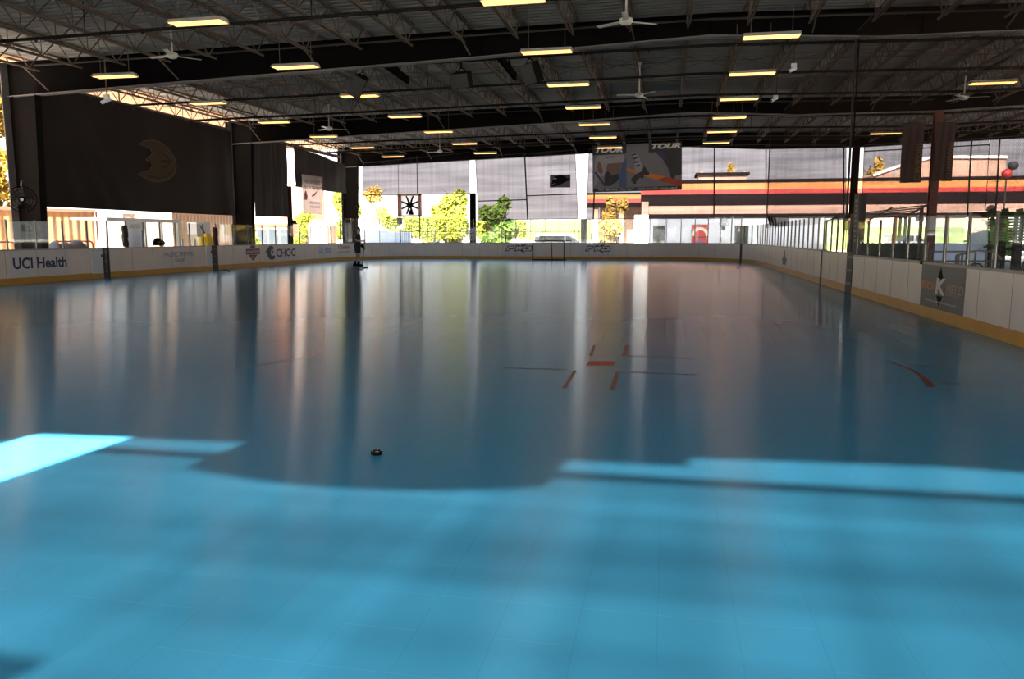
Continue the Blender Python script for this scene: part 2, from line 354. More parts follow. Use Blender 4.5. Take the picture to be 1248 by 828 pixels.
# ground and floor
struct(MB().box(-220, 220, -120, 330, -.6, -.06).build('ground', M['ground']), 'pale sunlit concrete ground around the rink')
struct(MB().box(-22.6, 38, -5.2, 52.2, -.4, -.03).build('apron_slab_floor', M['apron']), 'grey concrete slab under the roof')
def rink_outline(x0, x1, y0, y1, ra, rb, n=10):
    pts = [(x0, y0), (x1, y0)]
    pts += [(x1-rb+rb*cos(a), y1-rb+rb*sin(a)) for a in [pi/2*i/n for i in range(n+1)]]
    pts += [(x0+ra-ra*sin(a), y1-ra+ra*cos(a)) for a in [pi/2*i/n for i in range(n+1)]]
    return pts
XL, XR, YE, RA, RB = -20.0, 4.77, 50.6, 5.5, 6.5
fl = struct(MB().prism(rink_outline(XL-.05, XR+.05, -3.8, YE+.05, RA, RB), (0,0,-.05), (1,0,0), (0,1,0), .05).build('floor', M['floor']), 'blue sport tile rink floor')
# painted marks on the rink floor
def mark(name, polys, mat):
    mb = MB()
    for p in polys: mb.prism(p, (0,0,.0005), (1,0,0), (0,1,0), .001)
    return mb.build(name, mat, fl)
def quadpx(pts): return [tuple(px(x, y, Z=0).xy) for x, y in pts]
mark('face_off_dash', [quadpx([(714,445.8),(748,445.8),(749.5,440.6),(719,440.3)][::1])], M['redtape'])
mark('face_off_tick', [quadpx([(742.5,475.5),(749,475.5),(756,453.5),(750.5,453.5)]), quadpx([(758,434),(763.5,434),(766.5,421),(762,421)])], M['redworn'])
mark('worn_face_off_tick', [quadpx([(685,473.5),(690,473.5),(703,452),(699,452)]), quadpx([(718,434),(721.5,434),(726,421),(723,421)])], M['redworn'])
def linepx(a, b, w): 
    p, q = px(*a, Z=0), px(*b, Z=0); d = (q-p).normalized(); n = Vector((-d.y, d.x, 0))*w/2
    return [tuple((p-n).xy), tuple((q-n).xy), tuple((q+n).xy), tuple((p+n).xy)]
mark('guide_line', [linepx((764,434),(842,437), .035), linepx((757,453.5),(848,456.8), .035), linepx((613,448.5),(690,450.5), .03)], M['blackline'])
arc = [(1082,440.5),(1093,443.5),(1107,449),(1118,455),(1127,462),(1135,472)]
mark('circle_arc', [linepx(a, b, .015+.014*i) for i, (a, b) in enumerate(zip(arc, arc[1:]))], M['redworn'])
mark('hash_line', [linepx((1104,445),(1158,446.8), .03), linepx((1136,467.3),(1180,469), .03)], M['blackline'])
cp = [px(x, y, Z=0) for x, y in ((352,415),(372,424),(388,430),(392,437),(384,446))]
mark('scuffed_arc', [linepx(a, b, .012) for a, b in (((300,447),(345,441)),((345,441),(380,434)),((380,434),(392,427)))], M['redworn'])
# roof deck
dk = MB(); xs = [-22.6, 1.0, 11.2, 20, 36]
for a, b in zip(xs, xs[1:]):
    dk.prism([(a, deckz(a)), (b, deckz(b)), (b, deckz(b)+.06), (a, deckz(a)+.06)], (0, 52.2, 0), (1,0,0), (0,0,1), 57.4)
struct(dk.build('ceiling', M['deck']), 'ribbed grey steel roof deck')
# rafters
for k, y in enumerate(FY):
    mb = MB(); xs = sorted({p[0] for p in BOT}|{p[0] for p in TOP}|{-22.2})
    xs = [x for x in xs]
    for a, b in zip(xs, xs[1:]):
        za, zb, ta, tb = lerp(BOT, a), lerp(BOT, b), lerp(TOP, a), lerp(TOP, b)
        mb.prism([(a, za), (b, zb), (b, tb), (a, ta)], (0, y+.01, 0), (1,0,0), (0,0,1), .02)
        for (p, q, e) in ((za, zb, .03), (ta, tb, -.03)):
            lo = [(a, min(p, p+e)), (b, min(q, q+e)), (b, max(q, q+e)), (a, max(p, p+e))]
            mb.cur = 1 if e > 0 else 0
            mb.prism(lo, (0, y+.15, 0), (1,0,0), (0,0,1), .30); mb.cur = 0
    if k == 0: mb.box(-1.4, -.6, y-.15, y+.15, 6.80, 6.95)
    for x in (-17, -12, -5.5, 1, 6.5):
        mb.box(x-.008, x+.008, y-.13, y+.13, lerp(BOT, x)+.02, lerp(TOP, x)-.02)
    struct(mb.build('roof_beam', [M['blacksteel'], M['flange']]), 'black tapered steel roof beam')
# plates closing the end gables between rafters and deck
for nm, y in (('wall_front', FY[0]-.2), ('wall_back', FY[4]+.2)):
    mb = MB()
    for a, b in zip([-22.2, 1.0, 11.2, 20], [1.0, 11.2, 20, 36]): mb.prism([(a, lerp(TOP,a)-.3), (b, lerp(TOP,b)-.3), (b, deckz(b)), (a, deckz(a))], (0, y+.03, 0), (1,0,0), (0,0,1), .06)
    struct(mb.build(nm, M['blacksteel']), 'dark gable plate above an end beam')
# columns along the left side (tapered: wide at the haunch)
for y in FY:
    mb = MB(); b0, b1, o0 = -21.2, -20.75, -21.85
    mb.prism([(o0, 0), (b0+.25, 0), (b1, 6.2), (b1, 7.2), (o0, 7.2)], (0, y+.012, 0), (1,0,0), (0,0,1), .024)
    mb.bar((b0+.25, y, 0), (b1, y, 6.25), .30, .03, up=(1,0,0)); mb.cur = 1
    mb.bar((o0, y, 0), (o0, y, 7.2), .62, .03, up=(1,0,0))
    struct(mb.build('column', [M['colsteel'], M['flange']]), 'dark tapered steel column on the left side')
# interior columns between the rink and the next bay
for y in FY[1:]:
    m = M['redcol'] if abs(y-37.4) < 1 else M['colsteel']
    mb = MB(); x = 11.2; yy = y
    x = 11.2 if y < 50 else 10.98
    mb.box(x-.015, x+.015, yy-.15, yy+.15, -.03, 6.8); mb.box(x-.16, x+.16, yy-.16, yy-.13, -.03, 6.8); mb.box(x-.16, x+.16, yy+.13, yy+.16, -.03, 6.8)
    struct(mb.build('column', m), 'steel column between the rink and the next bay')
# end wall posts
for x, top, m in ((-12.78, lerp(BOT, -12.8), 'colsteel'), (-5.35, lerp(BOT, -5.3), 'colsteel')):
    pass
# joists
def joist_mesh(L, depth):
    mb = MB(); h = depth
    mb.bar((-.045,0,0), (-.045,L,0), .04, .05); mb.bar((.045,0,0), (.045,L,0), .04, .05)
    a = .55; mb.bar((-.045,a,-h), (-.045,L-a,-h), .04, .05); mb.bar((.045,a,-h), (.045,L-a,-h), .04, .05)
    n = int(round((L-2*a)/1.2)); st = (L-2*a)/n
    for i in range(n):
        y0 = a+i*st
        mb.bar((0,y0,-h), (0,y0+st/2,0), .028); mb.bar((0,y0+st/2,0), (0,y0+st,-h), .028)
        mb.bar((0,y0,-h), (0,y0,0), .02)
    mb.bar((0,0,0), (0,a,-h), .03); mb.bar((0,L,0), (0,L-a,-h), .03)
    mb.bar((0,.12,-h*1.02), (0,a+.1,-h), .05)
    mb.bar((0,L-a,-h), (0,L-.12,-h), .05)
    me = bpy.data.meshes.new('roof_joist'); me.from_pydata(mb.v, [], mb.f); me.materials.append(M['joist']); me.update(); return me
JM = joist_mesh(13.66, .60)
jx = [.4-1.6*i for i in range(15)][::-1]+[.4+1.6*i for i in range(1, 21)]
for y, w in ((9.6, 'near'), (23.5, 'middle'), (37.4, 'far')):
    for x in jx:
        o = bpy.data.objects.new('roof_joist', JM); COL.objects.link(o); o.location = (x, y+.12, deckz(x)-.04)
        struct(o, 'open web bar joist under the %s roof bay' % w); o['group'] = 'bar joists of the %s roof bay' % w
# kicker struts from the beams to the joist bottom chords
for y in FY[2:]:
    mb = MB()
    for i, x in enumerate(jx):
        if i % 3 == 1: mb.bar((x+.05, y-1.0, deckz(x)-.64), (x+.12, y-.05, lerp(BOT, x)+.12), .035)
    struct(mb.build('trim_1', M['joist']), 'diagonal struts bracing a roof beam')
# bridging rods, cross braces, sprinkler pipes across the joists
for y0 in FY[1:4]:
    mb = MB()
    for dy in (3.4, 6.95, 10.5):
        for zo in (.02, .60):
            for a, b in ((-21.8, 1.0), (1.0, 11.2), (11.2, 20), (20, 33)):
                mb.bar((a, y0+dy, deckz(a)-.04-zo), (b, y0+dy, deckz(b)-.04-zo), .025)
    for a, b in zip(jx, jx[1:]):
        if -6 < a < 4:
            mb.bar((a, y0+6.0, deckz(a)-.08), (b, y0+7.9, deckz(b)-.08), .02); mb.bar((a, y0+7.9, deckz(a)-.08), (b, y0+6.0, deckz(b)-.08), .02)
    struct(mb.build('trim_2', M['joist']), 'bridging rods across the joists')
for k, y0 in enumerate(FY[1:4]):
    for j, dy in enumerate((1.1, 5.2, 9.4)):
        mb = MB(); pts = [(-21.4, 1.0, 11.2, 20, 33)][0]
        y = y0+dy
        mb.tube([(x, y, deckz(x)-.86) for x in pts], .045, 8)
        for x in jx[::4]: mb.bar((x+.4, y, deckz(x)-.84), (x+.4, y, deckz(x)-.0), .02)
        for x in jx[1::2]: mb.lathe([(.02, 0), (.035, .06), (.012, .08)], (x+.5, y, deckz(x)-.86), (0,0,-1), 6)
        tag(mb.build('sprinkler_pipe', M['pipe']), '%s black sprinkler pipe from the camera, hung under the joists' % ORD[k*3+j], 'pipe', 'sprinkler pipes under the roof')
for k, y0 in enumerate(FY[2:]):
    y = y0-.22
    mb = MB(); mb.tube([(x, y, lerp(TOP, x)-.18) for x in (-20.6, 1.0, 10.9)], .03, 8)
    for x in range(-18, 11, 4): mb.bar((x, y, lerp(TOP, x)-.18), (x, y+.08, lerp(TOP, x)-.18), .05)
    tag(mb.build('electrical_conduit', M['conduit']), 'grey conduit strapped along the %s roof beam from the camera' % ORD[k], 'conduit', 'conduits along the roof beams')
# eave strut on the left
for y0 in FY[1:4]:
    mb = MB(); mb.box(-22.05, -21.95, y0+.15, y0+13.75, 6.75, 6.92); mb.box(-22.15, -21.95, y0+.15, y0+13.75, 6.75, 6.78)
    struct(mb.build('trim_3', M['joist']), 'eave strut above the left tarps')

# overhanging eave on the left
mb = MB(); mb.prism([(-25.0, deckz(-25.0)-.02), (-21.7, deckz(-21.7)-.03), (-21.7, deckz(-21.7)), (-25.0, deckz(-25.0)+.06)], (0, 52.2, 0), (1,0,0), (0,0,1), 57.4); mb.box(-25.1, -25.0, -5.2, 52.2, deckz(-25)-.12, deckz(-25)+.06)
struct(mb.build('trim_4', M['eave']), 'overhanging eave on the left side, warm ground bounce in its tan colour')

# ---------------------------------------------------------------- dasher boards
L1 = YE-RA+3.5; A1 = RA*pi/2; L2 = (XR-RB)-(XL+RA); A2 = RB*pi/2
S1 = L1; S2 = S1+A1; S3 = S2+L2; S4 = S3+A2
sL = lambda Y: Y+3.5
sE = lambda X: S2+(X-(XL+RA))
sR = lambda Y: S4+(YE-RB-Y)
def P(s):
    """point on the inner face of the boards and the outward direction"""
    if s < S1: return Vector((XL, -3.5+s, 0)), Vector((-1, 0, 0))
    if s < S2:
        a = (s-S1)/RA; return Vector((XL+RA-RA*cos(a), YE-RA+RA*sin(a), 0)), Vector((-cos(a), sin(a), 0))
    if s < S3: return Vector((XL+RA+s-S2, YE, 0)), Vector((0, 1, 0))
    if s < S4:
        a = (s-S3)/RB; return Vector((XR-RB+RB*sin(a), YE-RB+RB*cos(a), 0)), Vector((sin(a), cos(a), 0))
    return Vector((XR, YE-RB-(s-S4), 0)), Vector((1, 0, 0))
def stations(a, b, step):
    n = max(1, int(round((b-a)/step))); return [a+(b-a)*i/n for i in range(n+1)]
def sweep(mb, ss, d0, d1, z0, z1):
    """slab following the boards from offset d0 to d1 (outwards), z0 to z1"""
    vs = []; fs = []
    for s in ss:
        p, n = P(s); a = p+n*d0; b = p+n*d1
        vs += [(a.x,a.y,z0), (b.x,b.y,z0), (b.x,b.y,z1), (a.x,a.y,z1)]
    for i in range(len(ss)-1):
        k = 4*i
        for j in range(4): fs.append((k+j, k+4+j, k+4+(j+1) % 4, k+(j+1) % 4))
    k = 4*(len(ss)-1); fs += [(3,2,1,0), (k,k+1,k+2,k+3)]
    return mb.add(vs, fs)
BT = 1.09
def board_run(label, a, b, top, gtop, pane, seam=1.22, gpost='alu', glass=True, ga=None, gb=None):
    p0, _ = P((a+b)/2); t = thing('dasher_board', label, 'rink boards', (p0.x, p0.y, 0), 'dasher boards round the rink')
    ss = stations(a, b, .45)
    mb = MB(); sweep(mb, ss, 0, .10, .19, top-.04); mb.cur = 1
    for s in stations(a, b, seam)[1:-1]:
        p, n = P(s); w = n.cross(Vector((0,0,1)))
        mb.obox(p+Vector((0,0,(.19+top-.04)/2))-n*.001, w*.006, n*.002, (0,0,(top-.24)/2))
    mb.build('panel', [M['board'], M['seam']], t)
    mb = MB(); sweep(mb, ss, -.012, .09, -.02, .20); mb.build('kick_plate', M['kick'], t)
    mb = MB(); sweep(mb, ss, -.01, .13, top-.04, top); mb.build('cap_rail', M['cap'], t)
    if glass:
        st = stations(a+.04, b-.04, pane)
        for i, s in enumerate(st):
            p, n = P(s); w = n.cross(Vector((0,0,1)))
            MB().obox(p+n*.07+Vector((0,0,(top+gtop)/2)), w*.016, n*.025, (0,0,(gtop-top)/2)).build('glass_post', M[gpost], t)
        for i in range(len(st)-1):
            q = stations(st[i]+.03, st[i+1]-.03, .5); mb = MB(); sweep(mb, q, .064, .076, top+.005, gtop-.02); mb.build('glass_pane', M['glass'], t)
    return t
YGa, YGb = 24.55, 25.45            # first left gate
b_uci = board_run('white boards with yellow kick plate under bold navy lettering, at far left', sL(6), sL(YGa), BT, 2.02, 1.12)
b_bank = board_run('white left boards carrying the two-line grey bank lettering, between two gates', sL(25.5), sL(31.65), BT, 2.05, 1.1)
b_left = board_run('white left boards carrying maroon crest, dark lettering and blue lettering, up to the far corner', sL(32.6), sL(45.1), BT, 2.06, 1.35)
b_cornl = board_run('curved white corner boards behind the standing hockey player', sL(45.1), S2, BT, 2.62, 1.08, gpost='darkpost')
b_end = board_run('long white end boards behind the hockey goal', S2, S3+1.6, BT, 2.62, .98, gpost='darkpost')
sg1 = S3+RB*.99*pi/2*.72
for s in [S3+RB*i*.01 for i in range(158)]:
    p, n = P(s); v = p-CAM0; x = 624+F*v.dot(RT)/v.dot(FW)
    if x > 931.5: sg1 = s; break
b_cornr = board_run('curved white boards in the far right corner, left of the black gap', S3+1.6, sg1-.12, BT, 2.62, .98, gpost='darkpost')
b_r1 = board_run('white right side boards with a grey stain, beyond the gate', sg1+.12, sR(26.45), 1.07, 2.12, .95, gpost='darkpost')
b_gate = board_run('short white gate panel in the right side boards, between black gaps', sR(26.2), sR(22.75), 1.06, 2.0, .85)
b_r2 = board_run('long white right side boards nearest the camera, with charcoal advert sheet', sR(22.0), sR(-2.5), 1.02, 1.88, 1.09)
def gap_post(name, s, w, z, label, mat='rubber', d=(-.01, .14), z0=0):
    p, n = P(s); u = n.cross(Vector((0,0,1))); c = p+n*(d[0]+d[1])/2
    t = thing(name, label, 'gate post', (p.x, p.y, 0), 'black gate posts in the boards')
    MB().obox(c+Vector((0,0,(z+z0)/2)), u*w/2, n*(d[1]-d[0])/2, (0,0,(z-z0)/2)).build('post', M[mat], t)
    for k in range(3): MB().obox(c+Vector((0,0,.25+.35*k)), u*(w/2+.008), n*((d[1]-d[0])/2+.008), (0,0,.03)).build('hinge', M['darkpost'], t)
    return t
def gate_leaf(s0, s1, label):
    p, n = P((s0+s1)/2); t = thing('rink_gate', label, 'gate', (p.x, p.y, 0)); ss = [s0, s1]
    mb = MB(); sweep(mb, ss, .02, .09, .17, BT-.02); mb.build('leaf', M['gatewhite'], t)
    mb = MB(); sweep(mb, ss, .01, .08, .0, .17); mb.build('kick_plate', M['kick'], t)
    mb = MB(); p1, n1 = P(s1-.07); mb.obox(p1+n1*.0+Vector((0,0,.8)), (0,.02,0), (.03,0,0), (0,0,.05)); mb.build('latch', M['darkpost'], t)
gate_leaf(sL(24.6), sL(25.16), 'bright white narrow gate right of the bold navy lettering')
gate_leaf(sL(31.72), sL(32.14), 'bright white narrow gate right of the bank lettering')
gap_post('gate_post', sL(25.21), .06, BT, 'thin black gate post beside the gate next to the bold navy lettering')
gap_post('gate_post', sL(25.40), .12, BT, 'black gate post at the left end of the bank lettering boards')
gap_post('gate_post', sL(32.36), .40, BT, 'black gate post between bank lettering and maroon crest')
gap_post('gate_post', sg1, .2, BT, 'black gate post in the far right corner of the boards')
gap_post('gate_post', sR(26.32), .2, 1.08, 'thin black gate post left of the short right gate panel')
gap_post('gate_post', sR(22.38), .66, 1.04, 'wide black gate post right of the short right gate panel')
# padded posts rising above the left boards
for x, lab in ((153, 'dark red padded post standing above the boards beside the first left gate'), (263, 'dark red padded post standing above the boards beside the second left gate')):
    p = px(x, 300, X=-20.09); t = thing('padded_post', lab, 'post', (p.x, p.y, BT+.01), 'padded posts by the left gates')
    MB().tube([(p.x+.02*sin(i*2.1), p.y, BT+.01+.8*i/6) for i in range(7)], [.11,.115,.11,.12,.11,.115,.10], 10).build('pad', M['darkcloth'], t, True)
    mb = MB()
    for z in (BT+.12, BT+.4, BT+.68): mb.lathe([(.122, -.02), (.122, .02)], (p.x, p.y, z), n=10)
    mb.build('strap', M['strap'], t)
# tall black post of the right gate with its net pole
p = Vector((XR+.1, 22.35, 0)); t = thing('gate_column', 'tall black post with pale vertical stencil above the right gate gap', 'post', (p.x, p.y, 0))
MB().box(p.x-.02, p.x+.16, 22.08, 22.62, 1.04, 2.62).build('post', M['rubber'], t)
mb = MB()
for k in range(9): mb.box(p.x-.026, p.x-.021, 22.2+.04*(k % 2), 22.42+.03*(k % 3), 1.35+.13*k, 1.41+.13*k)
mb.build('stencil', M['grey'], t)
# ---------------------------------------------------------------- adverts on the boards
WL = dict(o=lambda y, z: (XL+.004, y, z), u=(0,1,0), v=(0,0,1))
def sheet(parent, o, u, v, w, h, mat, name='advert_sheet'):
    o = Vector(o); return MB().flat([(0,0),(w,0),(w,h),(0,h)], o, u, v).build(name, mat, parent)
def boxpx_left(x0, x1, y0, y1, off=.004):
    a = px(x0, y1, X=XL); b = px(x1, y0, X=XL); za = px(x0, y1, X=XL).z; zb = px(x0, y0, X=XL).z
    return (XL+off, a.y, za), (0, b.y-a.y, 0), (0, 0, zb-za)
# bold navy lettering
ad = sheet(b_uci, (XL+.002, 21.0, .21), (0,1,0), (0,0,1), 2.5, BT-.27, M['boardad'])
lettering('lettering', 'UCI Health', (XL+.006, 21.12, .47), (0,2.25,0), (0,0,.36), M['navy'], ad, bold=.03)
ad = sheet(b_bank, (XL+.002, 28.55, .21), (0,1,0), (0,0,1), 2.25, BT-.27, M['boardad'])
lettering('lettering', 'PACIFIC PREMIER', (XL+.006, 28.7, .66), (0,1.98,0), (0,0,.19), M['inkgrey'], ad)
lettering('lettering', 'BANK', (XL+.006, 29.4, .42), (0,.68,0), (0,0,.17), M['inkgrey'], ad)
# maroon shield crest
o, u, v = Vector((XL+.004, 34.9, .28)), Vector((0,1.55,0)), Vector((0,0,.8))
mb = MB(); mb.flat([(.08,.42),(.92,.42),(.92,.76),(.08,.76)], o, u, v); mb.flat([(.22,.4),(.78,.4),(.5,0)], o, u, v); mb.flat([(.36,.78),(.64,.78),(.66,.9),(.55,1.0),(.4,.97),(.33,.88)], o, u, v)
cr = mb.build('crest', M['inkmaroon'], b_left)
put_text(MB(), 'ANAHEIM', o+u*.13+v*.5+Vector((.002,0,0)), u*.74, v*.18).build('lettering', M['boardad'], cr)
put_text(MB(), 'IH', o+u*.43+v*.18+Vector((.002,0,0)), u*.14, v*.14).build('lettering', M['boardad'], cr)
# bear-like blob with dark lettering
ad = sheet(b_left, (XL+.002, 36.75, .21), (0,1,0), (0,0,1), 3.6, BT-.27, M['boardad'])
o, u, v = Vector((XL+.005, 36.95, .3)), Vector((0,1.0,0)), Vector((0,0,.72))
mb = MB(); mb.flat([(.35,.95),(.6,1),(.8,.9),(.82,.74),(.6,.72),(.5,.6),(.5,.4),(.62,.28),(.9,.3),(.95,.1),(.75,0),(.5,.0),(.28,.1),(.16,.3),(.14,.6),(.2,.82)], o, u, v)
mb.flat([(0,.5),(.12,.6),(.1,.7),(0,.66)], o, u, v); mb.build('bear_emblem', M['inkblack'], ad)
MB().flat([(.55,.38),(.75,.42),(.82,.6),(.68,.7),(.55,.6)], o, u, v).build('bear_face', M['inkblue'], ad)
lettering('lettering', 'CHOC', (XL+.006, 38.05, .42), (0,2.15,0), (0,0,.42), M['inkblack'], ad, bold=.02)
ad = sheet(b_left, (XL+.002, 43.1, .21), (0,1,0), (0,0,1), 1.95, BT-.27, M['boardad'])
lettering('lettering', 'Up_door', (XL+.006, 43.2, .42), (0,1.75,0), (0,0,.46), M['inkblue'], ad)
# far corner sponsor on the curve
def curve_text(parent, name, body, s0, s1, z0, z1, mat, bold=0, shear=0):
    vs, fs = text_poly(body, shear, bold); mb = MB(); out = []
    for x, y in vs:
        q, n = P(s0+(s1-s0)*x); w = q-n*.006; out.append((w.x, w.y, z0+(z1-z0)*y))
    mb.add(out, fs); return mb.build(name, mat, parent)
sc0 = S1+1.9
for s in [S1+.02*i for i in range(430)]:
    q, n = P(s); v = q+Vector((0,0,.7))-CAM0; x = 624+F*v.dot(RT)/v.dot(FW)
    if x > 411.5: sc0 = s; break
sc1 = sc0
for s in [sc0+.02*i for i in range(200)]:
    q, n = P(s); v = q+Vector((0,0,.7))-CAM0; x = 624+F*v.dot(RT)/v.dot(FW)
    if x > 426: sc1 = s; break
curve_text(b_cornl, 'red_lettering', 'TOSHIBA', sc0, sc1, .70, .92, M['inkred'], .02)
curve_text(b_cornl, 'small_lettering', 'Business Solutions', sc0, sc1, .50, .60, M['inkblack'])
# outlined slanted logos on the end boards
def pro_logo(x0, x1, dot):
    a = px(x0, 308, Y=YE); b = px(x1, 308, Y=YE); o, u, v = Vector((a.x, YE-.006, .42)), Vector((b.x-a.x, 0, 0)), Vector((0,0,.52))
    sheet(b_end, (a.x-.3, YE-.002, .21), (1,0,0), (0,0,1), (b.x-a.x)+.55, BT-.27, M['boardad'])
    mb = MB(); w = .05; W_, H_ = u.length, v.length; o_, u_, v_ = o, u.normalized(), v.normalized(); sp_ = lambda m_, pts, w_, o, u, v: stroke_poly(m_, [(x*W_, y*H_) for x, y in pts], w_, o, u_, v_)
    sp_(mb, [(0,.25),(.1,.25),(.14,.5),(.27,.5),(.33,.85),(.08,.85),(0,.25)], w, o, u, v)
    sp_(mb, [(.34,.25),(.44,.25),(.47,.42),(.62,.2),(.72,-.02),(.6,.42),(.68,.56),(.68,.85),(.4,.85),(.34,.25)], w, o, u, v)
    sp_(mb, [(.70,.25),(.95,.25),(1.0,.5),(.98,.85),(.74,.85)], w, o, u, v)
    mb.flat([(.56,.36),(.60,.36),(.74,-.1),(.70,-.02)], o, u, v); mb.flat([(.33,.95),(.55,.88),(.5,1.0)], o, u, v); mb.flat([(.58,.9),(.72,.9),(.78,1.05),(.62,1.05)], o, u, v)
    lg = mb.build('slanted_logo', M['inkblack'], b_end)
    MB().flat([(.8+.09*cos(i*pi/4), .58+.14*sin(i*pi/4)) for i in range(8)], o-Vector((0,.002,0)), u, v).build('logo_dot', M[dot], lg)
pro_logo(616.5, 648.5, 'inkmaroon'); pro_logo(713.5, 744, 'inkmaroon')
# charcoal advert on the right boards
o = Vector((XR-.004, 16.25, .20)); u = Vector((0,-2.28,0)); v = Vector((0,0,.80))
ad = MB().flat([(0,0),(1,0),(1,1),(0,1)], o, u, v).build('advert_sheet', M['adgrey'], b_r2)
mb = MB(); n = Vector((-.002,0,0))
mb.flat([(.47,.95),(.54,.68),(.40,.68)], o+n, u, v); mb.flat([(.47,.04),(.40,.30),(.54,.30)], o+n, u, v); mb.build('star_points', M['black'], ad)
mb = MB(); stroke_poly(mb, [(.36,.31),(.47,.03),(.58,.31)], .012, o+n*1.5, u, v); stroke_poly(mb, [(.62,.37),(.99,.36)], .015, o+n*1.5, u, v); mb.build('outline', M['inktan'], ad)
put_text(MB(), 'K', o+n*2+u*.37+v*.33, u*.22, v*.37, shear=.1, bold=.04).build('lettering', M['inkwhite'], ad)
put_text(MB(), 'KNOX', o+n*2+u*.02+v*.40, u*.33, v*.19, shear=.15, bold=.02).build('lettering', M['inkorange'], ad)
put_text(MB(), 'HELD', o+n*2+u*.62+v*.40, u*.36, v*.19, shear=.15, bold=.02).build('lettering', M['inktan'], ad)
put_text(MB(), 'www.knoxheldhockey.com', o+n*2+u*.14+v*.13, u*.70, v*.06).build('lettering', M['inkwhite'], ad)
MB().box(XR-.03, XR+.01, 16.22, 16.32, .97, 1.03).build('corner_clip', M['black'], ad)
# grey stain sheet on the beyond-gate right boards
a = px(952, 310, X=XR); b = px(961, 310, X=XR)
ad = sheet(b_r1, (XR-.004, a.y, .22), (0,-1,0), (0,0,1), a.y-b.y, .8, M['boardad'], 'faded_sheet')
MB().flat([(.3,.1),(.7,.1),(.85,.4),(.62,.55),(.55,.9),(.45,.9),(.38,.55),(.2,.4)], (XR-.007, a.y, .25), (0,-(a.y-b.y),0), (0,0,.75)).build('stain', M['grey'], ad)

# ---------------------------------------------------------------- tarps and screens
def cloth(name, corners, mat, parent, nu=24, nv=16, amp=.05, normal=(0,-1,0), sag=0, folds=()):
    """hanging sheet between TL, TR, BL, BR; amp waves, sag lowers the middle of the bottom and top edges"""
    TL, TR, BL, BR = map(Vector, corners); n = Vector(normal)
    def fn(s, t):
        p = (TL*(1-s)+TR*s)*(1-t)+(BL*(1-s)+BR*s)*t
        w = sin(s*17+t*2.0)*.4+sin(s*41+1.3)*.2+sin(t*9+s*5)*.4
        for (fs_, ft, a) in folds: w += a*math.exp(-((s-fs_-ft*t)/.03)**2)
        return p+n*amp*w-Vector((0,0,sag*4*s*(1-s)))
    return MB().grid(fn, nu, nv).build(name, mat, parent, True)
def hung(name, label, cat, corners, group=None):
    c = sum((Vector(q) for q in corners), Vector())/4; return thing(name, label, cat, (c.x, c.y, min(Vector(q).z for q in corners)), group)
XT = -21.0
def left_tarp(label, y0, y1, tz0, tz1, bz0, bz1, mat, seams=(), folds=(), x=XT):
    cs = [(x, y0, tz0), (x, y1, tz1), (x, y0+.03, bz0), (x, y1-.05, bz1)]
    t = hung('hanging_tarp', label, 'tarp', cs, 'dark tarps along the left side')
    cloth('sheet', cs, M[mat], t, 40, 20, .05, (1,0,0), 0, folds)
    mb = MB()
    for q in seams: mb.bar((x+.07, y0+(y1-y0)*q, tz0+(tz1-tz0)*q), (x+.07, y0+(y1-y0)*q, bz0+(bz1-bz0)*q), .05, .02)
    if seams: mb.build('seam_strap', M['strap'], t)
    mb = MB(); mb.tube([(x+.02, y0, tz0+.04), (x+.02, (y0+y1)/2, (tz0+tz1)/2+.01), (x+.02, y1, tz1+.04)], .015, 5); mb.build('top_cable', M['strap'], t)
    mb = MB()
    n = int((y1-y0)/1.2)
    for i in range(n+1):
        q = i/n; mb.lathe([(.03, -.01), (.05, 0), (.03, .01)], (x+.06, y0+.1+(y1-y0-.2)*q, tz0+(tz1-tz0)*q-.08), (1,0,0), 8)
    mb.build('eyelet', M['conduit'], t)
    return t
left_tarp('unseen black tarp added along the left side of the nearest roof bay to block side light', -4.0, 9.4, 6.55, 6.55, 2.35, 2.35, 'tarp')  # out of view; added to keep side light off the columns
left_tarp('narrow edge of a black tarp left of the nearest dark column', 10.2, 21.85, 6.55, 6.55, 2.35, 2.35, 'tarp')
tp1 = left_tarp('big black vinyl tarp with faded crescent emblem', 23.72, 35.9, 6.62, 6.56, 2.5, 2.5, 'tarp', folds=((.02,.10,2.2),(.05,.2,2.6),(.10,.25,1.6),(.93,.03,1.5)))
left_tarp('narrow charcoal tarp between the second dark column and a white gap', 37.75, 41.65, 6.45, 6.6, 2.52, 2.55, 'tarp2', folds=((.5,.1,.5),(.6,.12,.6)))
left_tarp('short charcoal tarp behind the white and red banner', 42.4, 49.9, 6.6, 6.15, 4.3, 4.3, 'tarp2', seams=(.55,))
# crescent emblem printed on the big tarp
o = Vector((XT+.17, 29.9, 3.75)); u, v = Vector((0,1.0,0)), Vector((0,0,1.0))
ax, bx_, az, bz_ = px(167, 222, X=XT).y, px(214, 222, X=XT).y, px(190, 222, X=XT).z, px(190, 172, X=XT).z
o = Vector((XT+.075, ax, az)); u, v = Vector((0, bx_-ax, 0)), Vector((0, 0, bz_-az))
outer = [(.06,.84),(.20,.95),(.40,1.0),(.58,.99),(.76,.90),(.90,.76),(.98,.60),(1,.44),(.95,.28),(.84,.15),(.68,.05),(.48,0),(.30,.01),(.14,.07),(0,.14)]
inner = [(.14,.20),(.28,.27),(.36,.38),(.33,.46),(.20,.50),(.30,.58),(.38,.68),(.34,.78),(.22,.82)]
em = MB()
no_, ni = len(outer), len(inner)
for i in range(no_-1):
    j0 = int(round((1-i/(no_-1))*(ni-1))); j1 = int(round((1-(i+1)/(no_-1))*(ni-1)))
    q = [outer[i], outer[i+1], inner[j1]]+([inner[j0]] if j0 != j1 else [])
    em.flat(q, o, u, v)
emo = em.build('crescent_emblem', M['emblem'], tp1)
